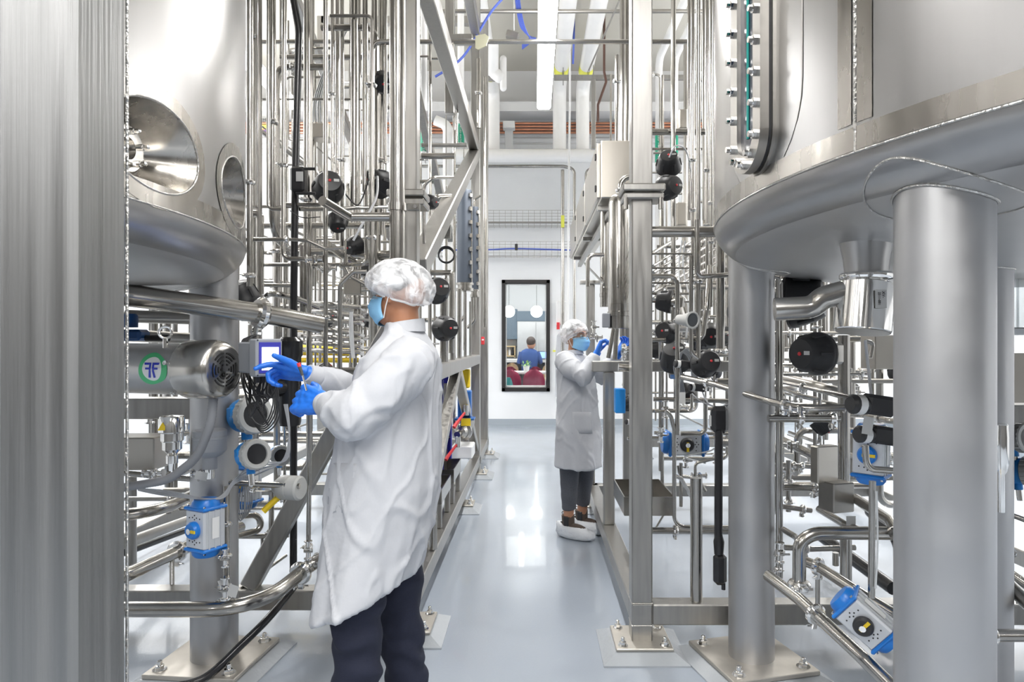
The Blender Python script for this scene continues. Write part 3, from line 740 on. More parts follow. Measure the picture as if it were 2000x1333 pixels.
while z < zt_-.05:
    for u in (-.081, .081):
        MB().lathe([(.014,0),(.014,.012),(.009,.013),(.009,.024)], at(u, z, .042), n, 8).build('cap_nut', M['chrome'], sg)
    z += .088
for u, zz in ((0, zb+.024), (-.05, zb+.045), (.05, zb+.045)): MB().lathe([(.014,0),(.014,.012),(.009,.013),(.009,.024)], at(u, zz, .042), n, 8).build('cap_nut', M['chrome'], sg)
# flared skirt the sight glass sits on
N = 28; A = oval(.14, zb-.05, zt_+.1, 14); B = oval(.24, zb-.045, zt_+.2, 14)
b = MB(); ra = []; rb = []
for (u, z) in A: ra.append(at(u, z, -.02))
for (u, z) in B:
    q = at(u, z, 0); d = V((q.x-2.59, q.y-2.19)); dd = d.length; rb.append(V((2.59+d.x/dd*1.945, 2.19+d.y/dd*1.945, max(z, 1.94))))
C_ = [at(u*.85, z if z > zb+.1 else z+.02, -.005) for (u, z) in A]
b.rings([rb, ra], False); b.rings([ra, C_], True)
b.build('flared_skirt', M['tank'], sg, 50)
# ---------------- piping ----------------
def TOPy(Y, z=5.3): return CY-(z-H)*F/Y
T = -9999
def clamp_mesh(p, d, r):
    b = MB(); d = V(d).normalized(); M_x = frame_from(d); w_ = .35*r+.006
    b.lathe([(r*1.02,-w_),(r*1.35+.002,-w_),(r*1.55+.004,-w_*.4),(r*1.55+.004,w_*.4),(r*1.35+.002,w_),(r*1.02,w_)], p, d, 20)
    e = M_x @ V((0, -1, 0)); q = V(p)+e*(r*1.6+.008); s = .35*r+.006
    b.box(q, (s*1.6, s*2.0, s*1.2), M_x, s*.2)
    ax = M_x @ V((1, 0, 0)); b.tube([q-ax*s*2.2, q+ax*s*2.4], s*.32, 8); b.lathe([(s*.8,0),(s*.9,s*.5),(s*.5,s*.9)], q+ax*s*1.3, ax, 8)
    for sg in (-1, 1): b.ell(q+ax*s*2.4+e*sg*s*1.0, (s*.5, s*.7, s*.3), M_x, 8, 5)
    return b
def path3(pts):
    out = []
    for q in pts:
        if len(q) == 4: out.append(V(q[:3])); continue
        px, py, Y = q
        if py == T: py = TOPy(Y)
        out.append(P(px, py, Y))
    return out
def pipe(pts, w, label, m='pipe', clamps=(), bend=None, name='steel_pipe', cat='pipe', group=None, seg=14, r=None, ends=False, clip=None):
    """pts: (px, py, depth) or (x, y, z, 0) for plain coordinates; w = width in pixels at the first point"""
    q = path3(pts); Y0 = pts[0][1] if len(pts[0]) == 4 else pts[0][2]
    r = r or M_(w, Y0)/2; bend = bend or r*3.2
    pa = fillet(q, bend, 7)
    b = MB().tube(pa, r, seg)
    if ends: 
        for e in (0, -1): b.ell(q[e], (r*1.02,)*3, None, 14, 8)
    if not clamps:
        return tag(b.build(name, M[m]), label, cat, group)
    t = thing(name, label, cat, (q[0].x, q[0].y, min(q[0].z, q[-1].z)), group)
    b.build('tube', M[m], t)
    for c in clamps:      # (segment index, fraction)
        i, f = c; p = q[i]*(1-f)+q[i+1]*f
        clamp_mesh(p, q[i+1]-q[i], r).build('clamp', M['chrome'], t)
    return t
def cable(pts, w, label, m='black', name='cable', cat='cable', group=None, seg=8, r=None, n=8):
    q = path3(pts); out = []
    r = r or M_(w, q[0].y)/2
    for i in range(len(q)-1):
        p0 = q[max(i-1,0)]; p1 = q[i]; p2 = q[i+1]; p3 = q[min(i+2, len(q)-1)]
        for k in range(n):
            u = k/n; out.append(.5*((2*p1)+(-p0+p2)*u+(2*p0-5*p1+4*p2-p3)*u*u+(-p0+3*p1-3*p2+p3)*u**3))
    out.append(q[-1])
    return tag(MB().tube(out, r, seg).build(name, M[m]), label, cat, group)
# --- left bank, from the tank to the near column ---
pipe([(488,T,3.25),(488,560,3.25)], 12, 'bright vertical pipe grazing the right edge of the left tank', clamps=[(0,.86),(0,.985)])
pipe([(499,T,4.6),(499,330,4.6),(505,350,4.6),(505,470,4.6)], 7, 'thin vertical pipe just right of the left tank edge')
pipe([(493,418,3.9),(508,418,3.9),(508,575,3.9)], 15, 'short hooked pipe beside the left tank leg', bend=.09)
pipe([(524,T,3.5),(524,409,3.5),(556,409,3.5)], 7, 'thin vertical pipe ending in a right-hand elbow beside the black hose')
pipe([(532,T,3.8),(532,465,3.8),(575,492,4.1),(618,500,4.3)], 13, 'vertical pipe sweeping right below the tank rim level', bend=.14, clamps=[(0,.8)])
pipe([(560,T,3.45),(553,506,3.45),(604,506,3.45),(604,790,3.45)], 9, 'slim pipe jogging right and running down in front of the large coupling pipe', clamps=[(0,.86)])
pipe([(599,T,3.9),(599,600,3.9)], 12, 'vertical pipe immediately right of the black hose', clamps=[(0,.83)])
pipe([(610,T,5.0),(610,560,5.0)], 9, 'vertical pipe behind the black hose with steady width')
pipe([(636,T,3.4),(636,780,3.4)], 9, 'long thin vertical pipe midway between black hose and near column', clamps=[(0,.9)])
pipe([(649,T,4.1),(649,372,4.1)], 6, 'slender vertical pipe left of the paired tubes', clamps=[(0,.8)])
pipe([(659,T,4.3),(659,470,4.3)], 8, 'left one of the paired vertical tubes above the black domed actuator')
pipe([(668,T,4.2),(668,500,4.2)], 8, 'right one of the paired vertical tubes above the black domed actuator', clamps=[(0,.82)])
pipe([(692,T,3.9),(692,405,3.9)], 14, 'wide vertical pipe left of the hooked pipe')
pipe([(702,T,4.6),(702,640,4.6)], 6, 'thin vertical pipe between two wider ones')
pipe([(713,T,4.0),(713,375,4.0)], 11, 'vertical pipe close behind the hooked pipe')
pipe([(765,82,3.9),(726,82,3.9),(726,690,3.9)], 11, 'pipe hooked over at the top and dropping behind the man', bend=.06, clamps=[(1,.14),(1,.63)])
pipe([(746,T,4.3),(746,460,4.3)], 13, 'vertical pipe just left of the broad riser', clamps=[(0,.85)])
pipe([(753,T,3.9),(753,320,3.9)], 6, 'thin tube hugging the broad riser')
pipe([(776,T,3.28),(776,700,3.28)], 31, 'broad round riser pipe strapped in front of the near left column', clamps=[])
st_ = thing('pipe_strap', 'bolted steel strap around the broad riser pipe', 'pipe clamp', P(776, 405, 3.28))
MB().lathe([(.0385,-.018),(.044,-.018),(.044,.018),(.0385,.018)], P(776,405,3.28), (0,0,1), 28).build('band', M['pipe'], st_)
MB().box(P(808,405,3.25), (.06,.02,.034), None, .003).build('lug', M['pipe'], st_); MB().lathe([(.009,0),(.009,.02)], P(812,405,3.24), (0,-1,0), 6).build('bolt', M['chrome'], st_)
pipe([(664,1255,3.35),(664,556,3.35),(690,531,3.35),(716,531,3.35)], 9, 'thin pipe rising and bending right beside the hair net')
pipe([(674,470,3.9),(674,520,3.9),(684,540,3.9),(720,560,3.9)], 6, 'short bent tube beside the small valve block')
pipe([(500,82,5.0),(935,82,5.0)], 8, 'upper horizontal tube crossing the left rack', m='pipe_dull')
pipe([(548,112,4.7),(770,112,4.7)], 11, 'second horizontal tube across the top of the left rack')
pipe([(560,400,3.6),(626,400,3.6)], 8, 'short horizontal tube joining the capped diagonal pipe')
pipe([(585,409,3.6),(640,409,3.7),(700,406,3.9),(775,404,4.2)], 8, 'horizontal tube behind the capped diagonal pipe')
pipe([(630,392,3.15),(682,424,3.4),(775,424,3.4)], 19, 'capped stub pipe slanting into a horizontal pipe', bend=.03, ends=False, clamps=[])
pipe([(440,468,3.3),(562,468,3.3)], 8, 'thin bright tube running right from under the left tank rim', clamps=[(0,.98)])
pipe([(566,468,3.3),(600,470,3.3),(635,486,3.3),(672,484,3.3)], 7, 'wavy tube leading to the small white valve block')
pipe([(500,441,4.4),(770,441,4.4)], 12, 'horizontal pipe at the height of the tank rim', clamps=[(0,.55)])
pipe([(560,492,4.2),(640,493,4.2),(700,497,4.2),(800,497,4.2)], 15, 'heavy horizontal pipe passing behind the hair net')
pipe([(640,478,3.7),(690,512,4.1),(790,512,4.3)], 16, 'heavy pipe slanting down to the right above the valve block')
pipe([(470,556,4.2),(570,558,4.2)], 8, 'horizontal tube behind the small coupling')
pipe([(497,470,5.0),(497,640,5.0)], 10, 'far vertical tube under the left tank rim')
pipe([(522,578,3.7),(530,572,3.6),(575,582,3.7),(620,600,4.0)], 12, 'short curled pipe above the large coupling pipe')
pipe([(592,480,3.9),(592,615,3.9)], 14, 'thick vertical pipe ending on the large coupling pipe')
t = pipe([(90,553,2.43),(250,577,2.67),(505,612,3.10),(625,634,3.33)], 0, 'large horizontal pipe with a heavy clamp above the motor', r=.045, clamps=[(2,.03)])
for k, (yy, y2) in enumerate(((640,652),(655,664),(668,676),(682,688),(590,600),(606,618),(622,630))):
    pipe([(570,yy,4.6),(640,yy+4,4.2),(700,y2,4.5),(708,y2+4,5.2)], 9, 'curved tube in the stacked bundle behind the large coupling pipe', group='stacked curved tubes of the left rack')
pipe([(245,618,3.3),(380,622,3.4)], 26, 'thick dull pipe behind the left tank leg', m='pipe_dull')
# lower left
pipe([(90,1191,2.92),(500,1191,2.92),(608,1103,3.36),(640,1085,3.36)], 30, 'low horizontal pipe crossing in front of the left tank leg', bend=.35, clamps=[(1,.78)])
pipe([(90,1016,3.35),(300,1006,3.35),(385,962,3.9)], 24, 'pipe curving away behind the left tank leg', bend=.3)
pipe([(90,1190,3.0),(245,1125,3.3),(368,1068,3.75),(470,1030,4.2)], 30, 'pipe sloping up toward the left tank leg on a small stand', clamps=[(1,.8)])
pipe([(336,1085,3.62),(336,1160,3.55)], 9, 'short stand pipe under the sloping pipe')
pipe([(245,1062,4.0),(380,1012,5.0),(470,985,5.8)], 22, 'dull pipe receding behind the left leg', m='pipe_dull')
pipe([(245,1080,4.3),(460,1000,6.0)], 14, 'black hose receding along the floor of the left rack', m='black_gloss', name='black_hose', cat='hose')
pipe([(90,925,3.1),(245,925,3.1),(470,945,3.1),(585,950,3.1)], 11, 'thin instrument tube running right to the silver transmitter', clamps=[(1,.3),(1,.8),(2,.2)])
pipe([(245,975,3.7),(370,975,3.7)], 9, 'small tube under the thin instrument tube', clamps=[(0,.7)])
pipe([(256,930,3.9),(256,1120,3.9)], 20, 'round upright behind the foreground post', m='frame')
pipe([(330,940,4.2),(330,1000,4.2)], 16, 'short upright near the left leg')
pipe([(442,950,3.05),(442,1180,2.96)], 12, 'upright pipe stem beside the pale blue-ended actuator', clamps=[(0,.33),(0,.6),(0,.85),(0,.96)])
pipe([(452,1010,3.5),(505,1005,3.6),(512,1035,3.6),(465,1046,3.5)], 13, 'small looped pipe right of the left leg', bend=.08)
pipe([(462,1048,3.6),(530,1048,3.6),(530,950,3.6)], 10, 'threaded pipe with an elbow beside the black drain line', clamps=[(1,.1)])
pipe([(512,1050,3.6),(512,1110,3.6)], 6, 'thin stand beneath the threaded pipe')
pipe([(562,960,4.2),(562,1050,4.2)], 6, 'thin upright behind the black drain line')
pipe([(605,800,3.3),(602,1125,3.3)], 9, 'slim pipe dropping to a clamp stack in front of the coat hem', clamps=[(0,.82),(0,.93)])
pipe([(470,1150,3.5),(560,1085,3.7)], 6, 'thin rod slanting along the cross beam')
cable([(330,1345,2.75),(400,1325,2.9),(470,1262,3.05),(540,1190,3.2),(620,1085,3.55)], 17, 'thick black hose slanting up from the floor at lower left', 'black_gloss', 'black_hose', 'hose', seg=14)
pipe([(566,-140,3.6),(573,0,3.6),(584,60,3.6),(577,330,3.6),(574,560,3.6),(573,1120,3.6)], 14, 'long black plastic drain pipe running the full height of the left rack', m='black_gloss', name='drain_pipe', bend=.3)
bb = thing('inline_unit', 'black inline control box on the upper part of the black drain pipe', 'control box', P(583, 352, 3.55))
MB().box(P(584,352,3.52), (.075,.07,.13), None, .012).build('housing', M['black_gloss'], bb)
MB().box(P(585,345,3.48), (.035,.004,.05), None).build('label_plate', M['tagm'], bb)
for yy in (330, 378): MB().lathe([(.008,-.05),(.008,.05)], P(597,yy,3.5), (1,0,0), 8).build('bolt', M['black'], bb)
bb = thing('drain_trap', 'bulky black plastic trap body at hip height near the gloved hands', 'drain fitting', P(565, 800, 3.45))
MB().lathe([(.05,-.22),(.055,-.2),(.055,.12),(.062,.13),(.062,.2),(.045,.22)], P(566,745,3.4), (0,0,1), 20).build('body', M['black_gloss'], bb)
MB().lathe([(.04,0),(.045,.01),(.045,.05),(.05,.055),(.05,.09),(.03,.1)], P(556,757,3.38), (-.7,-.7,0), 18).build('side_port', M['black_gloss'], bb)
# --- between near column and far columns (left) ---
pipe([(845,1040,3.75),(854,930,3.85)], 1, 'x', r=.0001) if False else None
tag(MB().tube([(LX+.03, 4.15, .235), (LX+.03, 4.15, .60)], .026).build('stub_post', M['pipe']), 'short capped round post standing on the left floor rail', 'post')
for i, (px, Y, zt, w_) in enumerate(((848,4.9,1.95,12),(872,5.4,1.95,11),(888,5.9,1.95,10),(904,6.4,1.95,8),(916,6.9,1.9,6))):
    pts = [(LX+.0, Y, 1.35, 0), (LX+.0, Y, 2.05 if i == 1 else zt, 0)]
    pipe(pts, 0, ('upright pipe on the left mid rail nearest the man', 'second upright pipe on the left mid rail', 'third upright pipe on the left mid rail', 'fourth upright pipe on the left mid rail', 'farthest thin upright pipe on the left mid rail')[i], r=(.03,.022,.02,.015,.012)[i])
pipe([(842,533,5.0),(882,533,5.0),(882,690,5.0)], 11, 'square-cornered pipe behind the man at head height', bend=.01)
pipe([(828,480,4.0),(828,361,4.0),(846,347,4.0),(884,347,4.3)], 7, 'tube arching right beside the near left column', bend=.06)
pipe([(846,470,5.0),(846,392,5.0),(856,382,5.0),(880,382,5.2)], 7, 'second smaller arched tube beside the long diagonal brace', bend=.05)
pipe([(823,305,5.0),(888,305,5.0)], 12, 'capped short horizontal pipe above the diagonal brace')
pipe([(840,T,5.2),(840,420,5.2)], 6, 'thin vertical tube right of the near left column', clamps=[(0,.84)])
pipe([(893,200,6.0),(893,285,6.0)], 4, 'thin threaded drop rod right of the near left column', name='drop_rod')
pipe([(823,284,5.6),(912,284,5.6)], 8, 'horizontal rail under the crossing braces', m='frame')
pipe([(947,150,7.3),(947,640,7.3)], 6, 'bright thin pipe running up the far left column', m='pipe')
pipe([(935,115,6.3),(935,250,6.3)], 8, 'bright short vertical pipe near the top rail', clamps=[(0,.5)])
# slate jacketed columns
for i, (px, y0, y1, w_, Y, lab) in enumerate(((912, 372, 553, 31, 6.5, 'tall slate jacketed cylinder behind the left diagonal brace'), (931, 405, 566, 17, 7.1, 'narrower slate jacketed cylinder behind the taller one'))):
    Y -= .0; r = M_(w_, Y)/2; x = X_(px, Y)-.02
    t = thing('jacketed_column', lab, 'column', (x, Y, Z_(y1, Y)), 'jacketed columns')
    MB().lathe([(r*.6,0),(r,.0),(r,Z_(y0,Y)-Z_(y1,Y)-.03),(r*.85,Z_(y0,Y)-Z_(y1,Y)),(0,Z_(y0,Y)-Z_(y1,Y)+.01)], (x, Y, Z_(y1, Y)), (0,0,1), 32).build('jacket', M['jacket'], t)
    MB().lathe([(r*.9,-.08),(r*1.1,-.08),(r*1.1,-.05),(r*.9,-.05),(r*.9,-.02),(r*1.1,-.02),(r*1.1,.0)], (x, Y, Z_(y1, Y)), (0,0,1), 24).build('bottom_flange', M['pipe'], t)
    n_ = 7
    for k in range(n_):
        z = Z_(y1, Y)+.06+k*(Z_(y0,Y)-Z_(y1,Y)-.12)/(n_-1)
        MB().box((x+r*.75, Y-r*.75, z), (.035,.035,.04), Matrix.Rotation(PI/4,3,'Z'), .004).build('latch', M['pipe'], t)
    MB().tube([(x+r*.9, Y-r*.5, Z_(y1,Y)), (x+r*.9, Y-r*.5, Z_(y0,Y)-.02)], .006, 6).build('seam_rod', M['pipe'], t)
    MB().tube(fillet([(x, Y, Z_(y0,Y)), (x, Y, Z_(y0,Y)+.08), (x+.06, Y, Z_(y0,Y)+.12)], .03), .012, 8).build('vent_tube', M['pipe'], t)
    MB().tube(fillet([(x, Y, Z_(y1,Y)-.06), (x, Y, Z_(y1,Y)-.32), (x-.08, Y, Z_(y1,Y)-.4)], .06), .016, 8).build('bottom_tube', M['pipe'], t)
q = P(872, 500, 5.6)
cc = MB()
for k in range(4): cc.torus(q+V((0,-.005*k,.004*k)), (.1,-1,.1), .062+.004*(k % 2), .0045, 28, 6)
tag(cc.build('cable_coil', M['rubber']), 'coil of black cable hanging beside the slate cylinder', 'cable')
# --- right side rack ---
pipe([(560,81.5,5.0),(1345,81.5,5.0)], 9, 'long horizontal tube spanning the aisle below the ceiling lamp') 
pipe([(1205,108,5.5),(1205,283,5.5)], 9, 'bright vertical tube left of the near right column', clamps=[(0,.3)])
pipe([(1225,T,5.9),(1225,370,5.9)], 10, 'vertical tube just left of the near right column')
pipe([(1188,700,4.35),(1199,642,4.35)], 9, 'left inclined support strut under the tall polished vessel', name='support_strut', cat='strut')
pipe([(1201,702,4.3),(1205,642,4.3)], 9, 'right inclined support strut under the tall polished vessel', name='support_strut', cat='strut')
for i, (px, w_, Y, y0, y1, lab) in enumerate(((1209, 41, 4.5, 384, 642, 'tall polished cylindrical vessel left of the near right column'), (1181, 18, 5.6, 400, 600, 'second polished cylinder partly behind the tall vessel'))):
    r = M_(w_, Y)/2; x = X_(px, Y); zb_, zt2 = Z_(y1, Y), Z_(y0, Y)
    t = thing('filter_vessel', lab, 'vessel', (x, Y, zb_))
    MB().lathe([(r*.9,0),(r*1.02,0),(r*1.02,.08),(r*1.12,.082),(r*1.12,.11),(r*1.04,.112),(r*1.04,.16),(r,.162),(r,zt2-zb_-.05),(r*.86,zt2-zb_-.01),(r*.5,zt2-zb_+.012),(0,zt2-zb_+.018)], (x,Y,zb_), (0,0,1), 40).build('vessel_body', M['pipe'], t)
    MB().tube([(x-.02,Y-r-.012,zb_+.27),(x-.02,Y-r-.025,zb_+.28),(x-.02,Y-r-.025,zb_+.4),(x-.02,Y-r-.012,zb_+.41)], .006, 8).build('side_handle', M['pipe'], t)
    MB().tube(fillet([(x+.01,Y,zt2),(x+.01,Y,zt2+.12),(x+.14,Y,zt2+.14)], .07), .02, 12).build('outlet_bend', M['pipe'], t)
    clamp_mesh((x+.01,Y,zt2+.04), (0,0,1), .02).build('clamp', M['chrome'], t)
pipe([(1260,684,3.9),(1216,684,3.9)], 15, 'clamped horizontal pipe stub emerging left of the near right column', clamps=[(0,.95)])
pipe([(1250,722,3.5),(1208,718,3.5)], 16, 'capped pipe stub below the clamped one at the near right column')
pipe([(1180,555,5.2),(1142,515,6.6)], 5, 'slanting tube under the long control cabinet')
pipe([(1148,560,5.4),(1148,498,5.4),(1180,498,5.4)], 8, 'elbowed tube below the control cabinet')
for i, (px, w_, Y, y1, lab) in enumerate(((1346,7,4.4,430,'leftmost thin tube of the tall vertical bundle beside the right tank'),(1353,7,4.1,520,'second thin tube of the tall vertical bundle beside the right tank'),(1364,9,3.45,700,'brightest wide tube of the vertical bundle, with a clamp midway'),(1374,5,4.6,430,'narrow dull tube behind the bright one in the vertical bundle'),(1381,7,3.9,560,'tube right of centre in the vertical bundle'),(1389,6,3.8,600,'thin tube close to the tank wall in the vertical bundle'),(1395,6,3.7,430,'tube touching the outline of the right tank'))):
    pipe([(px,T,Y),(px,y1,Y)], w_, lab, clamps=[(0,.78+.03*(i % 3)),(0,.9)] if i in (1,2,4,5) else (), m='pipe' if i != 3 else 'pipe_dull')
pipe([(1407,430,3.6),(1407,692,3.6)], 17, 'thick vertical pipe just left of the second tank leg', clamps=[(0,.98)])
pipe([(1364,700,3.45),(1350,690,3.45),(1350,500,3.45)], 9, 'thin vertical pipe rising beside the pale round gauge')
pipe([(1272,540,3.6),(1316,540,3.6),(1323,552,3.6),(1323,850,3.6)], 9, 'pipe bending down from the near right column past a black round actuator', bend=.06, clamps=[(2,.25)])
pipe([(1425,537,3.3),(1364,541,3.3),(1361,520,3.3),(1361,430,3.3)], 10, 'pipe turning up into the vertical bundle left of the second leg', bend=.05)
pipe([(1350,662,3.5),(1372,662,3.5),(1381,600,3.5),(1386,520,3.6)], 10, 'curved pipe sweeping up beside the second tank leg', bend=.12)
pipe([(1272,496,4.4),(1322,466,5.0)], 7, 'upper slanting tube in the fan of sloping tubes', group=None)
for k in range(6):
    pipe([(1276,520+k*13,4.3),(1400,438+k*15,5.8)], 6+k%3, 'sloping tube in the fan behind the near right column', group='fan of sloping tubes')
for k, (yy, w_) in enumerate(((496,4),(524,4),(553,4),(574,5),(590,4))):
    pipe([(1272,yy,4.0),(1352,yy,4.0)], w_, 'short thin horizontal tube right of the near column', group='thin rungs right of the near column')
pipe([(1270,664,3.9),(1300,664,3.9)], 9, 'short horizontal stub beside the lower black dome')
pipe([(1400,746,3.9),(1425,746,3.9)], 14, 'short thick pipe entering behind the second leg')
pipe([(1276,780,4.1),(1425,784,4.1)], 9, 'horizontal tube behind the sloping bright pipe')
pipe([(1330,848,3.7),(1378,848,3.7),(1378,780,3.7)], 9, 'elbowed tube above the horizontal blue actuator', bend=.04)
pipe([(1278,804,3.8),(1345,804,3.8),(1351,795,3.8),(1351,770,3.8)], 6, 'small tube with a rising end below the sloping pipe', bend=.03)
pipe([(1300,803,3.6),(1310,812,3.6),(1317,840,3.6),(1317,1018,3.6),(1330,1030,3.6),(1430,1031,3.6)], 8, 'slim pipe dropping then running right above the floor', bend=.06)
pipe([(1274,1037,3.9),(1425,1038,3.9)], 13, 'low horizontal pipe behind the slim pipe', clamps=[(0,.3)])
pipe([(1278,846,4.6),(1425,848,4.6)], 7, 'tube above the horizontal actuator')
pipe([(1333,737,3.55),(1400,752,3.3),(1500,784,2.9),(1562,799,2.75),(1650,797,2.7)], 11, 'bright sloping pipe crossing in front of the second tank leg', clamps=[(0,.75),(2,.55)], bend=.2)
pipe([(1500,818,2.95),(1640,818,2.95)], 15, 'horizontal pipe below the sloping bright pipe', clamps=[(0,.45),(0,.9)])
pipe([(1500,809,3.3),(1600,809,3.3)], 7, 'thin tube between the two clamped pipes')
pipe([(1272,957,4.3),(1300,1000,4.3),(1276,1040,4.3)], 4, 'thin bent tube by the drip tray')
pipe([(1330,905,4.2),(1330,990,4.2)], 7, 'short upright tube below the horizontal actuator')
pipe([(1325,910,4.3),(1328,930,4.3),(1362,935,4.2),(1378,960,4.2)], 7, 'S-shaped tube in the lower right rack', bend=.04)
pipe([(1318,930,3.9),(1330,935,3.95),(1352,975,4.2),(1358,1000,4.4)], 8, 'receding angled tube in the lower right rack')
pipe([(1358,935,4.0),(1358,905,4.0),(1395,897,4.0)], 6, 'tube hooked over beside the black plug cable', bend=.03)
# behind legs, right
pipe([(1519,T if False else 545,3.05),(1519,1130,3.05)], 8, 'left one of two slim pipes close behind the second leg', clamps=[(0,.92),(0,.97)])
pipe([(1526,552,3.15),(1526,1130,3.15)], 6, 'right one of two slim pipes close behind the second leg')
pipe([(1518,560,3.1),(1526,545,3.1),(1500,540,3.1)], 6, 'short bent tube at the top of the slim pair')
pipe([(1648,655,3.3),(1648,960,3.3)], 22, 'thick vertical pipe behind the black domed valve', m='pipe')
pipe([(1530,732,3.7),(1700,731,3.7)], 6, 'horizontal tube level with the domed valve', clamps=[(0,.9)])
pipe([(1700,700,3.7),(1706,670,3.7),(1690,667,3.7)], 8, 'small hooked tube near the cylindrical drain valve')
pipe([(1530,740,3.9),(1620,762,3.6),(1640,768,3.6)], 20, 'dull horizontal pipe behind the clamps', m='pipe_dull')
pipe([(1530,747,3.4),(1610,765,3.1),(1690,782,2.9)], 8, 'thin sloping tube above the pair of ring clamps', clamps=[(0,.5)])
pipe([(1530,760,3.6),(1560,772,3.4),(1600,780,3.2)], 6, 'short sloping tube next to the ring clamps')
pipe([(1530,862,3.6),(1600,896,3.2)], 17, 'heavy sloping pipe reaching the flat grey box')
pipe([(1530,952,3.3),(1600,954,3.3),(1612,966,3.3)], 14, 'horizontal pipe entering the square manifold block', clamps=[(0,.85)])
pipe([(1672,975,3.0),(1740,1020,2.6),(1752,1040,2.5),(1740,1043,2.5)], 20, 'pipe leaving the manifold block and turning behind the foremost leg')
pipe([(1600,995,3.2),(1650,1025,2.95),(1700,1046,2.8)], 14, 'pipe slanting under the manifold block')
pipe([(1760,1042,2.55),(1590,1042,2.6),(1561,1060,2.6),(1561,1152,2.6)], 26, 'large pipe bent down in a broad elbow between the two right legs', bend=.12, clamps=[(2,.9)])
pipe([(1500,1125,2.9),(1560,1170,2.7),(1690,1290,2.35),(1745,1345,2.25)], 22, 'pipe sloping toward the camera between the right legs', clamps=[(1,.28)])
pipe([(1575,1098,2.9),(1600,1108,2.85),(1680,1160,2.6),(1745,1200,2.5)], 20, 'parallel sloping pipe behind the white actuator', clamps=[(0,.9)])
pipe([(1532,1070,3.3),(1585,1073,3.3),(1670,1070,3.3)], 11, 'horizontal tube behind the broad elbow', clamps=[(0,.8)])
pipe([(1597,1125,2.9),(1597,1190,2.9)], 9, 'short stand supporting the parallel sloping pipe')
pipe([(1652,1050,3.0),(1652,1142,3.0)], 22, 'short thick upright below the broad elbow pipe')
pipe([(1632,1080,3.6),(1632,1105,3.6)], 12, 'stubby upright behind the broad elbow')
pipe([(1704,940,2.35),(1702,1168,2.35)], 13, 'vertical pipe rising from the tilted white actuator')
pipe([(1690,870,2.15),(1692,905,2.15),(1702,917,2.15),(1745,920,2.15)], 13, 'curved handle-like tube in front of the upright actuator', bend=.06)
pipe([(1530,1035,3.1),(1555,1050,3.0),(1560,1060,2.9)], 12, 'short slanting pipe joining the broad elbow')
pipe([(1528,990,3.4),(1585,998,3.4)], 10, 'union-fitted tube left of the manifold', clamps=[(0,.7)])
pipe([(1540,900,3.5),(1540,1000,3.5)], 10, 'upright tube with unions left of the flat box', clamps=[(0,.4),(0,.8)])
pipe([(1528,908,3.6),(1582,912,3.6)], 9, 'small ball valve tube at upper left of the flat box', clamps=[(0,.4),(0,.7)])
pipe([(1700,1000,3.8),(1760,1060,3.4),(1760,1130,3.4)], 22, 'thick black hose hanging behind the foremost leg', m='black_gloss', name='black_hose', cat='hose')
pipe([(1600,1045,4.4),(1745,1150,3.6)], 22, 'thick black hose sloping behind the broad elbow', m='black_gloss', name='black_hose', cat='hose')
# far right
pipe([(1930,1242,2.2),(2060,1242,2.2)], 24, 'low bright horizontal pipe at the far right edge', clamps=[(0,.03)])
pipe([(1930,1090,2.9),(2030,1160,2.6)], 18, 'sloping pipe at the far right edge')
pipe([(1930,1105,2.7),(2040,1210,2.4)], 26, 'thick pipe sloping away at the far right edge')
pipe([(1930,990,2.6),(2040,1030,2.5)], 10, 'thin tube sloping at the far right edge')
pipe([(1956,930,2.6),(1956,1110,2.6)], 5, 'slim upright tube at the far right edge')
# --- overhead white insulated pipes ---
def ins(x, z, y0=-3.5, y1=11.5, zb_=4.7, r=.112, label='', group='white insulated overhead pipes'):
    t = thing('insulated_pipe', label, 'pipe', (x, y1, zb_), group)
    MB().tube(fillet([(x,y0,z),(x,y1,z),(x,y1,zb_)], .22, 8), r, 24).build('insulation', M['white_ins'], t)
    return t
i1 = ins(.43, 5.78, label='thick white insulated pipe immediately right of the ceiling lamp, dropping to the cross main')
i2 = ins(.82, 5.78, label='thick white insulated pipe farther right of the ceiling lamp, dropping to the cross main')
i3 = ins(-.69, 5.72, label='white insulated pipe left of the ceiling lamp, dropping beside the frame')
for t, x in ((i1,.43),(i2,.82),(i3,-.69)):
    MB().lathe([(.1145,-.12),(.1145,.12)], (x,10.7,5.78 if x > 0 else 5.72), (0,1,0), 24).build('yellow_band', M['yellow_label'], t)
    if x > 0: text('COLD WATER', .05, (x+.02, 10.66, 5.664), (0,1,0), (1,0,0), M['ink'], t)
tag(MB().tube(fillet([(-2.2,11.3,1.0),(-2.2,11.3,4.57),(1.4,11.3,4.57)], .01), .11, 24).build('insulated_pipe', M['white_ins']), 'wide white insulated main running level across the far wall', 'pipe')
pipe([(962,90,9.5),(962,140,9.8),(975,150,9.8)], 24, 'short white insulated branch curling beside the left overhead pipe', m='white_ins', name='insulated_pipe', bend=.2, ends=True)
pipe([(983,115,9.8),(983,172,9.8)], 13, 'capped white insulated stub left of the ceiling lamp', m='white_ins', name='insulated_pipe', ends=True)
pipe([(875,850,10.5),(875,245,10.5),(850,235,10.5)], 20, 'white insulated riser seen behind the left frame', m='white_ins', name='insulated_pipe')
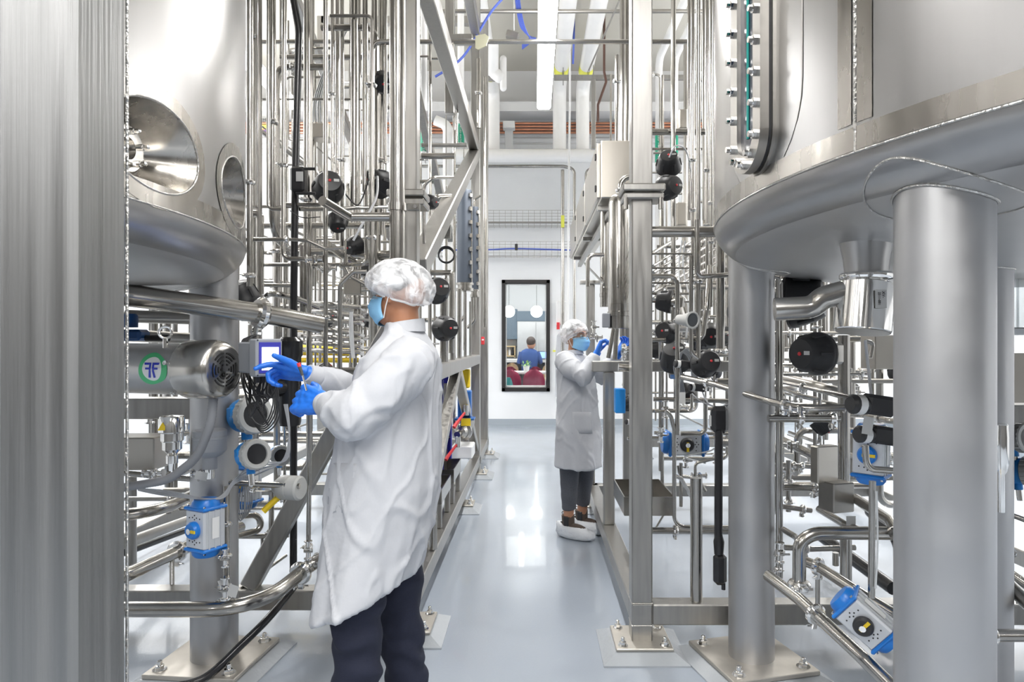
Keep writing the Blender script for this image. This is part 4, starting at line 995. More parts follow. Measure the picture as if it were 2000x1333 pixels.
for (px, ya, lab) in ((1287,115,'left white insulated drop with a green chilled water label'),(1317,115,'right white insulated drop with a green chilled water label')):
    Y = 9.5; a = P(px, ya, Y); t = thing('insulated_pipe', lab, 'pipe', (a.x, Y, 1.2))
    MB().tube(fillet([(a.x, 4.6, a.z),(a.x, Y, a.z),(a.x, Y, 1.2)], .16, 8), .052, 20).build('insulation', M['white_ins'], t)
    MB().lathe([(.0535,0),(.0535,.42)], (a.x, Y, Z_(318, Y)), (0,0,1), 24).build('green_label', M['green_label'], t)
    text('CHILLED WATER SUPPLY', .05, (a.x-.01, Y-.0545, Z_(290, Y)), (0,0,-1), (1,0,0), M['white_ink'], t)
for (px, Y, ya, yb, lab, tx) in ((828, 6.2, 249, 297, 'green labelled insulated pipe right of the near left column', 'CHILLED WATER'), (900, 8.2, 243, 280, 'green labelled pipe in front of the far left column', 'CHILLED WATER')):
    a = P(px, yb, Y); r = M_(13, Y)/2; t = thing('insulated_pipe', lab, 'pipe', (a.x, Y, a.z-.1))
    MB().tube([(a.x, Y, a.z-.05), (a.x, Y, 5.6)], r, 18).build('insulation', M['white_ins'], t)
    MB().lathe([(r+.0015,0),(r+.0015,Z_(ya,Y)-a.z)], a, (0,0,1), 20).build('green_label', M['green_label'], t)
    text(tx, .032, (a.x, Y-r-.003, (a.z+Z_(ya,Y))/2), (0,0,-1), (1,0,0), M['white_ink'], t)
for k, py in enumerate((241, 247, 253, 259)):
    tag(MB().tube([(-5.6,11.86,Z_(py,11.86)),(6.2,11.86,Z_(py,11.86))], .022, 10).build('copper_pipe', M['copper']), ('topmost','second','third','lowest')[k]+' of the level copper pipes along the far wall', 'pipe', 'copper pipes on the far wall')
for (px, w_) in ((535,18),(828,30)):
    MBx = None
tag(MB().box(P(523,248,11.82), (.45,.05,.06)).build('pipe_label', M['yellow_label']), 'yellow label on the copper pipes at upper left', 'label')
text('MEDICAL AIR', .045, P(524,256,11.79), (1,0,0), (0,0,1), M['blue_ink'], bpy.data.objects['pipe_label'])
pipe([(800,325,11.5),(1100,325,11.5),(1122,330,11.5),(1122,838,11.5)], 6, 'slim steel line below the white main with an elbow down', bend=.2)
pipe([(1099,332,11.6),(1099,836,11.6)], 7, 'slim vertical line on the far wall with a yellow label')
tag(MB().box(P(1099,433,11.56), (.055,.06,.2)).build('pipe_label', M['yellow_label']), 'yellow vertical label on the slim line of the far wall', 'label')
pipe([(1145,420,11.4),(1145,335,11.4),(1158,327,11.4),(1178,327,11.4)], 6, 'short hooked line on the far wall beside the control cabinet', bend=.1)
pipe([(1113,20,9.9),(1113,200,9.9),(1110,420,9.9),(1109,640,9.9)], 4, 'white conduit dropping from the ceiling in the aisle', m='white', name='conduit')
cable([(1121,-60,9.6),(1121,60,9.6),(1119,125,9.8)], 4, 'blue cable entering the white conduit', 'blue_cable')
pipe([(1180,-20,9.6),(1180,140,9.6),(1184,160,9.6),(1168,205,9.6),(1168,238,9.6)], 5, 'brown pipe with a small blue label dropping near the ceiling', m='brown')
pipe([(1150,137,8.8),(1210,0,7.0)], 3, 'thin steel rod sloping to the ceiling right of the insulated pipes', name='hanger_rod', cat='rod')
pipe([(1193,145,8.8),(1193,280,8.8)], 4, 'thin vertical rod left of the right frame', name='hanger_rod', cat='rod')
us = thing('strut_frame', 'unpainted strut frame holding the white overhead pipes', 'pipe support', (0.6, 10.4, 5))
MB().bar(P(1082,152,10.4), P(1225,152,10.4), .07, .07).build('cross_strut', M['frame'], us); MB().bar(P(1159,152,10.4), P(1159,292,10.4), .065, .065, (0,1,0)).build('drop_strut', M['frame'], us)
MB().bar(P(950,154,10.4), P(980,154,10.4), .07, .07).build('cross_strut', M['frame'], us); MB().bar(P(1280,152,10.4), P(1345,152,10.4), .07, .07).build('cross_strut', M['frame'], us)
for xx in (X_(1159,10.4), X_(1100,10.4)): MB().tube([(xx,10.4,5.4),(xx,10.4,6.25)], .006, 6).build('hanger_rod', M['pipe_dull'], us)
wb = thing('wall_bracket', 'grey steel bracket under the copper pipes left of the ceiling lamp', 'bracket', P(994,290,11.7))
MB().bar(P(994,238,11.7), P(994,292,11.7), .14, .1, (0,1,0)).build('bracket_post', M['wall_grey'], wb); MB().box(P(994,246,11.6), (.2,.2,.12), None, .01).build('bracket_cap', M['wall_grey'], wb)
pipe([(860,22,7.6),(1420,22,7.6)], 8, 'level dark conduit high across the ceiling space', m='pipe_dull')
# wire trays
for (ya, yb, lab) in ((411, 440, 'upper wire mesh cable tray on the far wall'), (472, 500, 'lower wire mesh cable tray carrying a blue cable')):
    b = MB(); x0, x1 = X_(850,11.7), X_(1125,11.7); z0, z1 = Z_(yb, 11.7), Z_(ya, 11.7)
    for k in range(6): b.tube([(x0,11.7,z0+(z1-z0)*k/5),(x1,11.7,z0+(z1-z0)*k/5)], .0032, 5)
    x = x0
    while x < x1: b.tube([(x,11.7,z0),(x,11.7,z1)], .0032, 5); b.tube([(x,11.7,z0),(x,12.0,z0)], .0032, 5); x += .1
    for k in range(3): b.tube([(x0,11.7+.1*k,z0),(x1,11.7+.1*k,z0)], .0032, 5)
    tag(b.build('cable_tray', M['pipe_dull']), lab, 'cable tray', 'wire cable trays')
pipe([(850,435,11.6),(1112,435,11.6)], 4, 'dark level conduit under the upper cable tray', m='pipe_dull', name='conduit')
cable([(850,489,11.62),(950,488,11.62),(1010,486,11.62),(1118,489,11.62)], 3, 'blue cable lying along the lower tray', 'blue_cable')
tag(MB().box(P(1008.5,483,11.6), (.05,.05,.11), None, .008).build('junction', M['black']), 'small black junction clipped to the lower cable tray', 'junction box')
# ceiling cables and bits
cable([(850,150,7.5),(905,110,7.5),(960,22,7.5),(1010,-30,7.4)], 5, 'blue cable crossing diagonally above the left frame', 'blue_cable')
for k in range(5):
    cable([(1004+k*2,-40,7.6),(1008+k*2,10,7.6),(1016+k*2,50,7.7),(1024+3*k,62+k*3,7.8),(1034+k*3,75,8.0),(1020,88+k*2,8.2)], 2.2, 'blue network cable drooping in the bundle left of the lamp', 'blue_cable', group='blue cable bundle near the lamp')
sp = thing('junction_bracket', 'small galvanised cable clip box hanging left of the ceiling lamp', 'bracket', P(1000,70,8.0))
MB().box(P(1001,70,8.0), (.15,.10,.08), Matrix.Rotation(.3,3,'Y'), .01).build('clip_body', M['pipe_dull'], sp); MB().tube([P(1004,60,8.0), P(1004,-60,8.0)], .006, 6).build('drop_rod', M['white'], sp)
q = P(942, 82, 4.95)
tag(MB().prism([(-.05,.04),(.02,.055),(.05,.03),(.03,-.03),(-.03,-.06),(-.05,-.05)], q, (1,0,0), (0,0,1), .012).build('paper_tag', M['cream']), 'crumpled cream paper tag on the tube crossing the aisle', 'tag')
# --- control cabinet on the right ---
cab = thing('control_cabinet', 'long grey control cabinet hung along the right side of the aisle', 'cabinet', (.6, 7.0, 2.57))
MB().box((.62, 7.05, 2.785), (.24, 3.9, .43), None, .008).build('cabinet_body', M['warm_box'], cab)
for k, (ya, yb) in enumerate(((5.14,6.38),(6.42,7.66),(7.70,8.96))):
    d_ = MB().box((.487, (ya+yb)/2, 2.785), (.026, yb-ya, .41), None, .004).build('door', M['warm_box'], cab)
    for zz in (2.66, 2.9):
        h_ = MB().box((.468, ya+.06, zz), (.012, .03, .05), None, .003).build('latch', M['black'], d_)
        h_.location = (0,0,0)
for zz in (2.5,): MB().box((.60, 7.05, zz), (.05, 3.9, .05), None, .005).build('support_rail', M['frame'], cab)
for yy in (5.3, 6.9, 8.5): MB().box((.60, yy, 2.53), (.22, .05, .04), None, .004).build('support_arm', M['frame'], cab)
# ---------------- valves and instruments ----------------
def mk_dome():
    t = thing('diaphragm_valve', 'x', 'valve')
    MB().lathe([(.40,-.02),(.5,.0),(.5,.05),(.49,.055),(.49,.065),(.5,.07),(.5,.16),(.475,.2),(.43,.42),(.38,.58),(.35,.63),(.33,.65),(.0,.67)], (0,0,0), (0,0,1), 32).build('actuator_dome', M['black'], t)
    for k in range(6):
        a = k*PI/3; R = Matrix.Rotation(a, 3, 'Z'); b = MB()
        b.box(R @ V((.455,0,.33)), (.05,.09,.3), R @ Matrix.Rotation(-.2,3,'Y'), .012); b.build('rib', M['rubber'], t)
    MB().lathe([(.045,.66),(.045,.69),(.03,.70)], (0,0,0), (0,0,1), 12).build('indicator', M['red'], t)
    MB().box((.2,.02,.672), (.16,.09,.004)).build('name_plate', M['tagm'], t)
    MB().lathe([(.30,-.22),(.30,-.12),(.22,-.1),(.22,-.02),(.36,-.02)], (0,0,0), (0,0,1), 24).build('bonnet', M['pipe'], t)
    MB().box((0,0,-.38), (.5,.5,.32), None, .06).build('valve_body', M['pipe'], t)
    for sx in (-1,1):
        for sy in (-1,1): MB().lathe([(.05,-.24),(.05,-.12),(.03,-.11)], (sx*.19,sy*.19,0), (0,0,1), 8).build('body_bolt', M['chrome'], t)
    return t
DOME = Proto(mk_dome)
def dome(px, py, Y, wpx, d, label): return DOME.place(P(px, py, Y), d, M_(wpx, Y), None, label)
def mk_rot(knob='blue', tint='blue'):
    def f():
        t = thing('rotary_actuator', 'x', 'actuator')
        b = MB().box((0,0,0), (.48,.44,.68), None, .03)
        for sx in (-1,1):
            for yy in (-.12,0,.12): b.box((sx*.24,yy,0), (.02,.03,.67))
        b.build('body', M['alu_paint'], t)
        for sg in (-1,1):
            b = MB().box((0,0,sg*.355), (.53,.49,.06), None, .02); b.lathe([(.235,.0),(.225,.07),(.19,.115),(0,.12)], (0,0,sg*.38), (0,0,sg), 24); e = b.build('end_cap', M['blue'], t)
            for sx in (-1,1):
                for sy in (-1,1): MB().lathe([(.022,.0),(.022,.03)], (sx*.21,sy*.19,sg*.383), (0,0,sg), 8).build('cap_screw', M['chrome'], t)
        MB().lathe([(.15,0),(.15,.06),(.12,.10),(0,.10)], (0,-.22,0), (0,-1,0), 24).build('knob', M['blue'] if knob == 'blue' else M['black'], t)
        MB().box((.04,-.325,0), (.2,.02,.05)).build('position_bar', M['yellow'], t)
        MB().lathe([(.05,.1),(.05,.13)], (0,-.22,0), (0,-1,0), 12).build('spindle', M['chrome'], t)
        b = MB()
        for sg in (-1,1):
            for (dx, dz) in ((-.05,.21),(.05,.21),(0,.25),(0,.18),(-.13,.20),(.13,.20)): b.lathe([(.013,0),(.013,.004)], (dx,-.221,sg*dz), (0,-1,0), 8)
        b.build('port_holes', M['ink'], t)
        MB().box((.252,0,.02), (.004,.14,.36)).build('data_label', M['white'], t)
        return t
    return f
ROT = Proto(mk_rot()); ROTB = Proto(mk_rot('black'))
def mk_trans():
    t = thing('transmitter', 'x', 'instrument')
    b = MB().lathe([(.0,-.14),(.36,-.14),(.42,-.10),(.42,.22),(.40,.25),(.40,.3)], (0,0,0), (0,0,1), 28); b.box((.3,.2,.02), (.28,.2,.24), None, .03); b.box((-.3,.1,.02), (.25,.25,.24), None, .03)
    b.tube([(0,-.35,.05),(0,-.6,.05)], .13, 14); b.build('housing', M['blue_head'], t)
    b = MB().lathe([(.44,.28),(.47,.30),(.47,.52),(.44,.56),(.33,.56),(.31,.50),(0,.50)], (0,0,0), (0,0,1), 32)
    for k in range(20):
        a = k*PI/10; R = Matrix.Rotation(a,3,'Z'); b.box(R @ V((.475,0,.41)), (.02,.06,.2), R)
    b.build('cover_ring', M['grey_cap'], t)
    MB().lathe([(.31,.505),(.31,.52),(0,.525)], (0,0,0), (0,0,1), 24).build('lens', M['black_gloss'], t)
    MB().lathe([(.07,0),(.07,.1),(.05,.1)], (.32,-.0,.02), (1,-.3,0), 10).build('cable_gland', M['black'], t)
    MB().tube([(0,-.6,.05),(0,-.95,.05)], .09, 12).build('stem', M['chrome'], t)
    return t
TRN = Proto(mk_trans)
def mk_needle():
    t = thing('sample_valve', 'x', 'valve')
    b = MB().lathe([(.22,-.5),(.22,-.42),(.12,-.4),(.12,-.05),(.25,-.03),(.25,.08),(.12,.1),(.12,.42),(.22,.44),(.22,.5)], (0,0,0), (0,0,1), 16)
    b.box((0,0,.02), (.34,.3,.3), None, .04); b.build('valve_body', M['chrome'], t)
    MB().tube([(0,-.14,.02),(0,-.34,.02)], .07, 10).build('stem', M['chrome'], t)
    MB().box((.12,-.37,.02), (.5,.06,.1), None, .02).build('handle', M['pipe'], t)
    return t
NEED = Proto(mk_needle)
# domes
D = V
for (px, py, Y, w_, d, lab) in (
    (640,372,3.95,62,(.35,-.85,.25),'black domed valve between the slim pipes above the capped diagonal pipe'),
    (748,362,4.1,56,(-.45,-.8,.1),'black domed valve half hidden behind the broad riser'),
    (748,160,4.2,44,(.2,-.9,-.5),'black valve high up under the hooked pipe'),
    (659,428,4.0,40,(.2,-.6,-.8),'black valve pointing down beneath the capped diagonal pipe'),
    (700,478,4.2,40,(-.5,-.6,-.3),'dark valve low behind the paired tubes'),
    (478,592,3.75,64,(-.2,-.4,.9),'large black domed valve behind the left tank leg at its right side'),
    (836,395,4.0,30,(.9,-.5,-.1),'black valve disc poking out right of the near left column'),
    (850,570,4.6,52,(.4,-.8,.2),'upper black valve behind the man\'s head'),
    (866,642,4.8,50,(.5,-.8,0),'lower black valve behind the man\'s neck'),
    (1306,330,4.3,50,(-.15,-.75,.6),'upper black domed valve right of the near right column'),
    (1298,368,4.2,50,(.5,-.8,.0),'lower black domed valve tucked beside the near right column flange'),
    (1312,590,3.95,46,(-.9,.3,.1),'black valve seen edge-on clamped to the bent pipe'),
    (1305,650,4.0,44,(-.5,-.75,.1),'black domed valve with a yellow marking left of the pale gauge'),
    (1388,655,3.95,50,(-.2,-.9,-.1),'dark valve beside the second tank leg'),
    (1374,712,3.55,56,(.15,-.95,.2),'black domed valve facing the camera left of the second tank leg'),
    (1320,710,4.2,60,(-.2,-.6,.7),'black round valve draped with a coil of grey cables'),
    (1335,765,4.2,40,(.2,-.8,-.4),'small dark valve below the sloping bright pipe'),
    (1538,592,3.5,102,(.85,-.5,.1),'very large black domed valve right of the second tank leg'),
    (1602,691,2.95,84,(-.88,-.45,.0),'large black domed valve pointing left between the right legs'),
    (1600,820,3.1,44,(.5,-.3,-.8),'dark valve behind the pair of ring clamps'),
    (1760,600,2.7,80,(.3,-.9,.1),'black valve almost hidden by the foremost right leg'),
): dome(px, py, Y, w_, D(d), lab)
# rotary actuators
ROT.place(P(402,1030,2.95), (0.0,0,1), M_(112,2.95), (.45,.9,0), 'pale upright actuator with blue ends in front of the left tank leg')
ROT.place(P(480,945,3.6), (0,0,1), M_(95,3.6), (.3,.95,0), 'pale upright actuator with blue ends behind the looped grey cables')
ROT.place(P(1702,886,2.45), (0.02,0,1), M_(118,2.45), (.65,.75,0), 'pale upright actuator with blue ends left of the foremost right leg')
ROTB.place(P(1690,1210,2.35), (-.68,.35,.62), M_(125,2.35), (.5,.8,.1), 'tilted pale actuator with a black knob near the floor on the right')
ROTB.place(P(1337,866,4.2), (1,0,0), M_(90,4.2), (0,1,0), 'horizontal pale actuator with blue ends inside the right rack')
# transmitters
TRN.place(P(478,812,3.1), (.75,-.6,.1), M_(78,3.1), (0,0,1), 'upper blue-headed instrument with a pale ring hung with black cables')
TRN.place(P(486,889,2.95), (.72,-.62,.15), M_(62,2.95), (0,0,1), 'lower blue-headed instrument with a pale ring beside the left tank leg')
TRN.place(P(545,888,3.9), (.5,-.8,0), M_(42,3.9), (0,0,1), 'small blue instrument behind the grey cable loop')
TRN.place(P(1975,855,2.6), (.3,-.9,.1), M_(60,2.6), (0,0,1), 'upper blue instrument at the far right edge')
TRN.place(P(1982,920,2.6), (.5,-.8,.1), M_(60,2.6), (0,0,1), 'lower blue instrument at the far right edge')
gs = thing('gauge_head', 'pale round gauge head with a dark face left of the second tank leg', 'instrument', P(1352,628,3.4))
a = P(1338,625,3.45)
MB().lathe([(.025,-.05),(.03,0),(.042,.05),(.044,.06),(.036,.062),(.034,.056),(0,.056)], a, (.45,-.88,-.05), 24).build('housing', M['grey_cap'], gs)
MB().lathe([(.033,.0575),(0,.058)], a, (.45,-.88,-.05), 24).build('dial', M['kitchen_dark'], gs)
MB().tube([a, a+V((-.01,.03,.06))], .014, 8).build('neck', M['chrome'], gs)
t = thing('transmitter', 'round silver transmitter head on the thin instrument tube', 'instrument', P(565,952,3.1))
a = P(548,952,3.15)
MB().lathe([(.02,-.04),(.05,0),(.056,.01),(.056,.05),(.052,.052),(.052,.056),(.056,.058),(.056,.10),(.048,.108),(0,.11)], a, (.95,-.25,0), 28).build('housing', M['grey_cap'], t)
MB().tube([a, a+V((-.12,0,0))], .02, 10).build('stem', M['chrome'], t); MB().tube([a+V((.0,-.02,-.04)), a+V((-.06,-.05,-.1))], .014, 8).build('gland', M['yellow'], t)
# grey conduit box in front of the leg
t = thing('conduit_box', 'grey round lidded sensor housing in front of the left tank leg', 'instrument', P(410,880,2.95))
MB().lathe([(.03,-.08),(.03,-.03),(.05,-.02),(.068,0),(.068,.05),(.071,.052),(.071,.06),(.068,.062),(.068,.085),(.062,.09),(0,.09)], P(410,880,2.95), (0,0,1), 32).build('housing', M['grey_plastic'], t)
MB().tube([P(410,888,2.95), P(410,935,2.95)], .02, 12).build('stem', M['chrome'], t)
t = thing('level_sensor', 'shiny chrome cylindrical sensor with a yellow warning triangle below the motor', 'sensor', P(338,905,2.7))
a = P(336,905,2.7)
MB().lathe([(.012,-.03),(.014,0),(.022,.0),(.022,.03),(.016,.035),(.03,.05),(.036,.055),(.036,.085),(.042,.09),(.042,.12),(.046,.125),(.046,.18),(.042,.186),(0,.19)], a, (0,0,1), 28).build('sensor_body', M['chrome'], t)
q = a+V((-.012,-.0465,.135))
MB().prism([(-.018,0),(.018,0),(0,.032)], q, (1,.2,0), (0,0,1), .001).build('warning_triangle', M['yellow'], t)
# motor
a = P(405,722,2.62); ax = V((.95,-.30,0)).normalized()
t = thing('motor', 'horizontal stainless motor with a slotted fan cowl and a round green sticker', 'motor', a-ax*.3)
MB().lathe([(.100,-.95),(.100,.0)], a, ax, 48).build('motor_barrel', M['tank'], t)
cw = MB().lathe([(.101,-.080),(.112,-.075),(.114,-.068),(.114,.035),(.110,.058),(.098,.075),(.080,.083),(.0,.084)], a, ax, 56).build('fan_cowl', M['pipe'], t)
Mx = frame_from(ax); b = MB()
for ring, (ri, ro) in enumerate(((.018,.024),(.032,.038),(.046,.052),(.060,.066))):
    nS = 6 if ring else 6; gap = .012/ri
    for k in range(nS):
        a0 = k*PI/3+gap/2+PI/6; a1 = (k+1)*PI/3-gap/2+PI/6; m_ = 8
        vs = [a+Mx @ V((r_*math.cos(a0+(a1-a0)*j/m_), r_*math.sin(a0+(a1-a0)*j/m_), h_)) for h_ in (.0845,.0855) for r_ in (ri, ro) for j in range(m_+1)]
        n1 = m_+1; fs = []
        for j in range(m_): fs.append((2*n1+j, 3*n1+j, 3*n1+j+1, 2*n1+j+1))
        b.add(vs, fs)
b.build('fan_slots', M['dark_hole'], cw).location = (0,0,0)
for an in (2.9, 4.0, .4): 
    q = a+Mx @ V((.113*math.cos(an), .113*math.sin(an), -.09)); MB().lathe([(.009,0),(.009,.006),(.005,.006),(.005,.003)], q, (q-(a+ax*-.09)), 12).build('cowl_screw', M['chrome'], t)
eb = P(323,655,2.62)
MB().torus(eb+V((0,0,.01)), (.6,-.8,0), .022, .0055, 20, 8).build('lifting_eye', M['chrome'], t)
MB().tube([eb+V((0,0,-.012)), eb+V((0,0,-.05))], .009, 10).build('eye_stem', M['chrome'], t)
# sticker wrapped on the barrel
fdir = V((-.42,-.9,0)); side = ax.cross(V((0,0,1))).normalized()   # horizontal normal toward camera
if side.y > 0: side = -side
sc0 = None
def onbarrel(u, v, e=.0008):
    """u along the motor axis, v around (height)"""
    an = v/.1; base_ = a+ax*u; return base_+(side*math.cos(an)+V((0,0,1))*math.sin(an))*(.1+e)
us_ = -.165
N = 40
def blob_r(th): return .066+.005*math.cos(3*th+.5)+.003*math.cos(2*th)
b = MB(); rg = []
for f_ in (0, .25, .5, .75, 1.0): rg.append([onbarrel(us_+f_*blob_r(2*PI*k/N)*math.cos(2*PI*k/N), .004+f_*blob_r(2*PI*k/N)*math.sin(2*PI*k/N)) for k in range(N)])
b.rings(rg, False); b.build('green_sticker', M['green_sticker'], t)
b = MB(); rg = []
for f_ in (0, .25, .5, .75, 1.0): rg.append([onbarrel(us_+f_*.046*math.cos(2*PI*k/N), .004+f_*.046*math.sin(2*PI*k/N), .0013) for k in range(N)])
b.rings(rg, False); b.build('sticker_disc', M['white_ink'], t)
b = MB()
def stroke(poly):
    vs = [onbarrel(us_+u*.00135, .004+v*.00135, .0030) for u, v in poly]; b.add(vs, [tuple(range(len(poly)))])
for sg in (1, -1):
    for poly in ([(2,2),(9,2),(9,17),(2,17)], [(9,11),(25,11),(27,17),(9,17)], [(9,-2),(22,-2),(22,3.5),(9,3.5)], [(2,-5),(9,-4),(13,-24),(5,-25)], [(2,2),(9,2),(9,-4),(3,-5)]):
        stroke([(sg*u, v) for u, v in poly])
b.build('sticker_logo', M['blue_ink'], t)
# controller with lit screen
cn = V((.82,-.57,0)).normalized(); cs = V((0,0,1)).cross(cn).normalized()
c0 = P(533,699,2.62); t = thing('controller_box', 'grey instrument controller with a lit white screen that the man is touching', 'controller', c0)
Rm = Matrix((cs, V((0,0,1)), cn)).transposed()
MB().box(c0-cn*.045, (.115,.145,.05), Rm, .006).build('front_housing', M['grey_plastic'], t)
MB().box(c0-cn*.11, (.095,.12,.10), Rm, .006).build('rear_housing', M['grey_plastic'], t)
MB().box(c0-cn*.0190, (.094,.118,.003), Rm).build('bezel', M['screen_blue'], t)
MB().box(c0-cn*.0165+V((0,0,-.004)), (.072,.088,.003), Rm).build('screen', M['screen'], t)
for sx in (-1,1):
    for sz in (-1,1): MB().lathe([(.003,0),(.003,.002)], c0-cn*.02+cs*sx*.052+V((0,0,sz*.067)), cn, 8).build('screw', M['ink'], t)
for k in range(3): MB().lathe([(.011,0),(.011,.025)], c0-cn*.06-V((0,0,.072))+cs*(.03*(k-1)), (0,0,-1), 10).build('cable_gland', M['black'], t)
rn = random.Random(3)
for k in range(11):
    x0 = 498+rn.uniform(0,38); yb_ = 790+rn.uniform(-25,40)
    cable([(x0,733,2.74),(x0-8+rn.uniform(-12,8),765,2.7),(508+rn.uniform(-22,22),yb_,2.70),(484+rn.uniform(-10,10),745+rn.uniform(0,20),2.78),(470+rn.uniform(0,8),700,2.86),(480+rn.uniform(-6,8),664,2.95),(500,655+rn.uniform(-3,8),3.0)], 3.2, 'black cable looping below the lit controller', 'rubber', group='black cables below the controller')
for k in range(5):
    cable([(527+k*3,735,2.72),(533+k*3,790+k*6,2.7),(515,830+k*4,2.75),(490+rn.uniform(-5,5),815,2.85),(478,765,2.95)], 2.6, 'black cable hanging from the controller glands', 'rubber', group='black cables from the controller glands')
for k in range(4):
    cable([(555+k*2,790,3.0),(565,850,3.0),(558-k*2,900,3.0),(500+k*4,905+k*6,3.0),(460,935+k*3,3.0),(420+k*3,975,2.95),(330,960+k*3,2.9),(270,955+k,2.9)], 3, 'grey cable sweeping under the lower blue instrument', 'cable_grey', group='grey cables by the blue instruments')
for k in range(4):
    cable([(468+k*4,945,3.2),(462+k*5,985,3.2),(470+k*3,1018-k*3,3.2),(480+k*4,985,3.2),(476+k*4,930,3.2)], 2.6, 'grey cable loop hanging before the rear pale actuator', 'cable_grey', group='grey cable loops by the rear actuator')
hp = fillet(path3([(417,775,2.62),(412,830,2.62),(385,895,2.66),(330,938,2.7),(240,953,2.75),(90,965,2.8)]), .25, 8)
# corrugated conduit
pts = []; rs = []
for i in range(len(hp)-1):
    L_ = (hp[i+1]-hp[i]).length; n_ = max(1, int(L_/.006))
    for k in range(n_): pts.append(hp[i].lerp(hp[i+1], k/n_)); rs.append(.0175 if len(pts) % 2 else .0162)
tag(MB().tube(pts, rs, 14).build('flexible_conduit', M['hose']), 'thick ribbed grey conduit curving down from the motor', 'conduit')
# channel and boxes at left
tag(MB().box(P(300,797,3.35)+V((-.2,0,0)), (.9,.12,.10), Matrix.Rotation(-.0,3,'Y'), .006).build('support_channel', M['frame']), 'steel box channel behind the motor at the left tank leg', 'beam')
tag(MB().box(P(262,882,3.1), (.27,.16,.145), None, .005).build('junction_box', M['warm_box']), 'plain steel junction box beside the foreground post', 'box')
t = thing('pump_head', 'blue casting peeking out above the motor', 'pump', P(268,660,3.0))
MB().box(P(262,655,3.0), (.10,.09,.05), None, .012).lathe([(.03,0),(.03,.05),(.024,.06)], P(255,640,3.0), (0,0,1), 14).build('casting', M['blue_pump'], t); MB().tube([P(285,661,3.0), P(330,661,3.0)], .014, 10).build('shaft', M['black'], t)
pipe([(90,648,3.55),(375,662,3.6)], 24, 'dark dull pipe under the left tank behind the lifting eye', m='pipe_dull')
# yellow tie beams, blue exchanger, pumps on the left skid
for k, yy in enumerate((684, 704)):
    pipe([(538,yy,6.8),(700,yy,6.8)], 22 if k == 0 else 10, ('upper','lower')[k]+' bright yellow bar deep inside the left rack', m='yellow', name='yellow_bar', cat='bar', group=None)
ph = thing('plate_heat_exchanger', 'deep blue plate heat exchanger with red handled levers behind the man', 'heat exchanger', P(875,900,5.6))
MB().box((-.92, 5.35, .74), (.42,.05,.92), None, .008).build('front_plate', M['navy'], ph)
b = MB()
for k in range(14): b.box((-.92, 5.42+k*.03, .74), (.36,.012,.8))
b.build('plate_pack', M['pipe_dull'], ph)
MB().box((-.92, 5.9, .74), (.42,.05,.92), None, .008).build('rear_plate', M['navy'], ph)
for sx in (-.08,.08): MB().tube([(-.92+sx*2.3,5.3,.28),(-.92+sx*2.3,5.3,1.18)], .012, 8).build('tie_bolt', M['navy'], ph)
MB().box((-.92, 5.32, 1.1), (.12,.01,.08)).build('name_plate', M['tagm'], ph)
for (px, py, lab) in ((880,884,'lower red lever handle on the deep blue exchanger'),(896,821,'upper red lever handle on the deep blue exchanger')):
    t = thing('lever_valve', lab, 'valve', P(px,py,5.2)); a = P(px,py,5.2)
    MB().tube([a+V((.04,.04,.05)), a+V((-.02,-.03,-.03)), a+V((-.03,-.05,-.05))], [.009,.014,.015], 10).build('handle', M['red'], t); MB().lathe([(.02,0),(.02,.08)], a+V((.05,.06,.03)), (0,0,1), 12).build('valve_body', M['chrome'], t)
pu = thing('centrifugal_pump', 'small steel pump with a round face low in the left rack', 'pump', P(905,845,6.6))
a = P(903,842,6.5)
MB().lathe([(.1,0),(.1,.03),(.075,.04),(.06,.09),(.035,.1),(.03,.16)], a, (-.2,-.95,-.1), 28).build('pump_face', M['pipe'], pu); MB().tube([a+V((0,.02,.02)), a+V((0,.4,.04))], .085, 20).build('motor_body', M['pipe_dull'], pu); MB().box(a+V((0,.1,-.2)), (.2,.3,.12), None, .01).build('foot', M['white'], pu)
t = thing('valve_positioner', 'blue and yellow positioner above the small steel pump', 'instrument', P(908,800,6.6))
MB().box(P(908,790,6.6), (.13,.12,.27), None, .01).build('blue_body', M['blue_pump'], t); MB().box(P(908,740,6.6), (.1,.08,.18), None, .01).build('yellow_yoke', M['yellow'], t); MB().box(P(908,818,6.55), (.19,.16,.02), None, .004).build('flange', M['blue_pump'], t); MB().box(P(910,825,6.4), (.09,.004,.07)).build('yellow_label', M['yellow'], t)
pipe([(875,735,5.9),(875,905,5.9)], 6, 'thin upright pipe between exchanger and pump', clamps=[(0,.4),(0,.7)])
t = thing('alarm_button', 'small red call point on the far left column', 'alarm', P(943,666,7.4)); MB().box(P(943,666,7.35), (.035,.03,.085), None, .005).build('button_case', M['red'], t); MB().box(P(943,664,7.32), (.02,.005,.015)).build('white_band', M['white'], t)
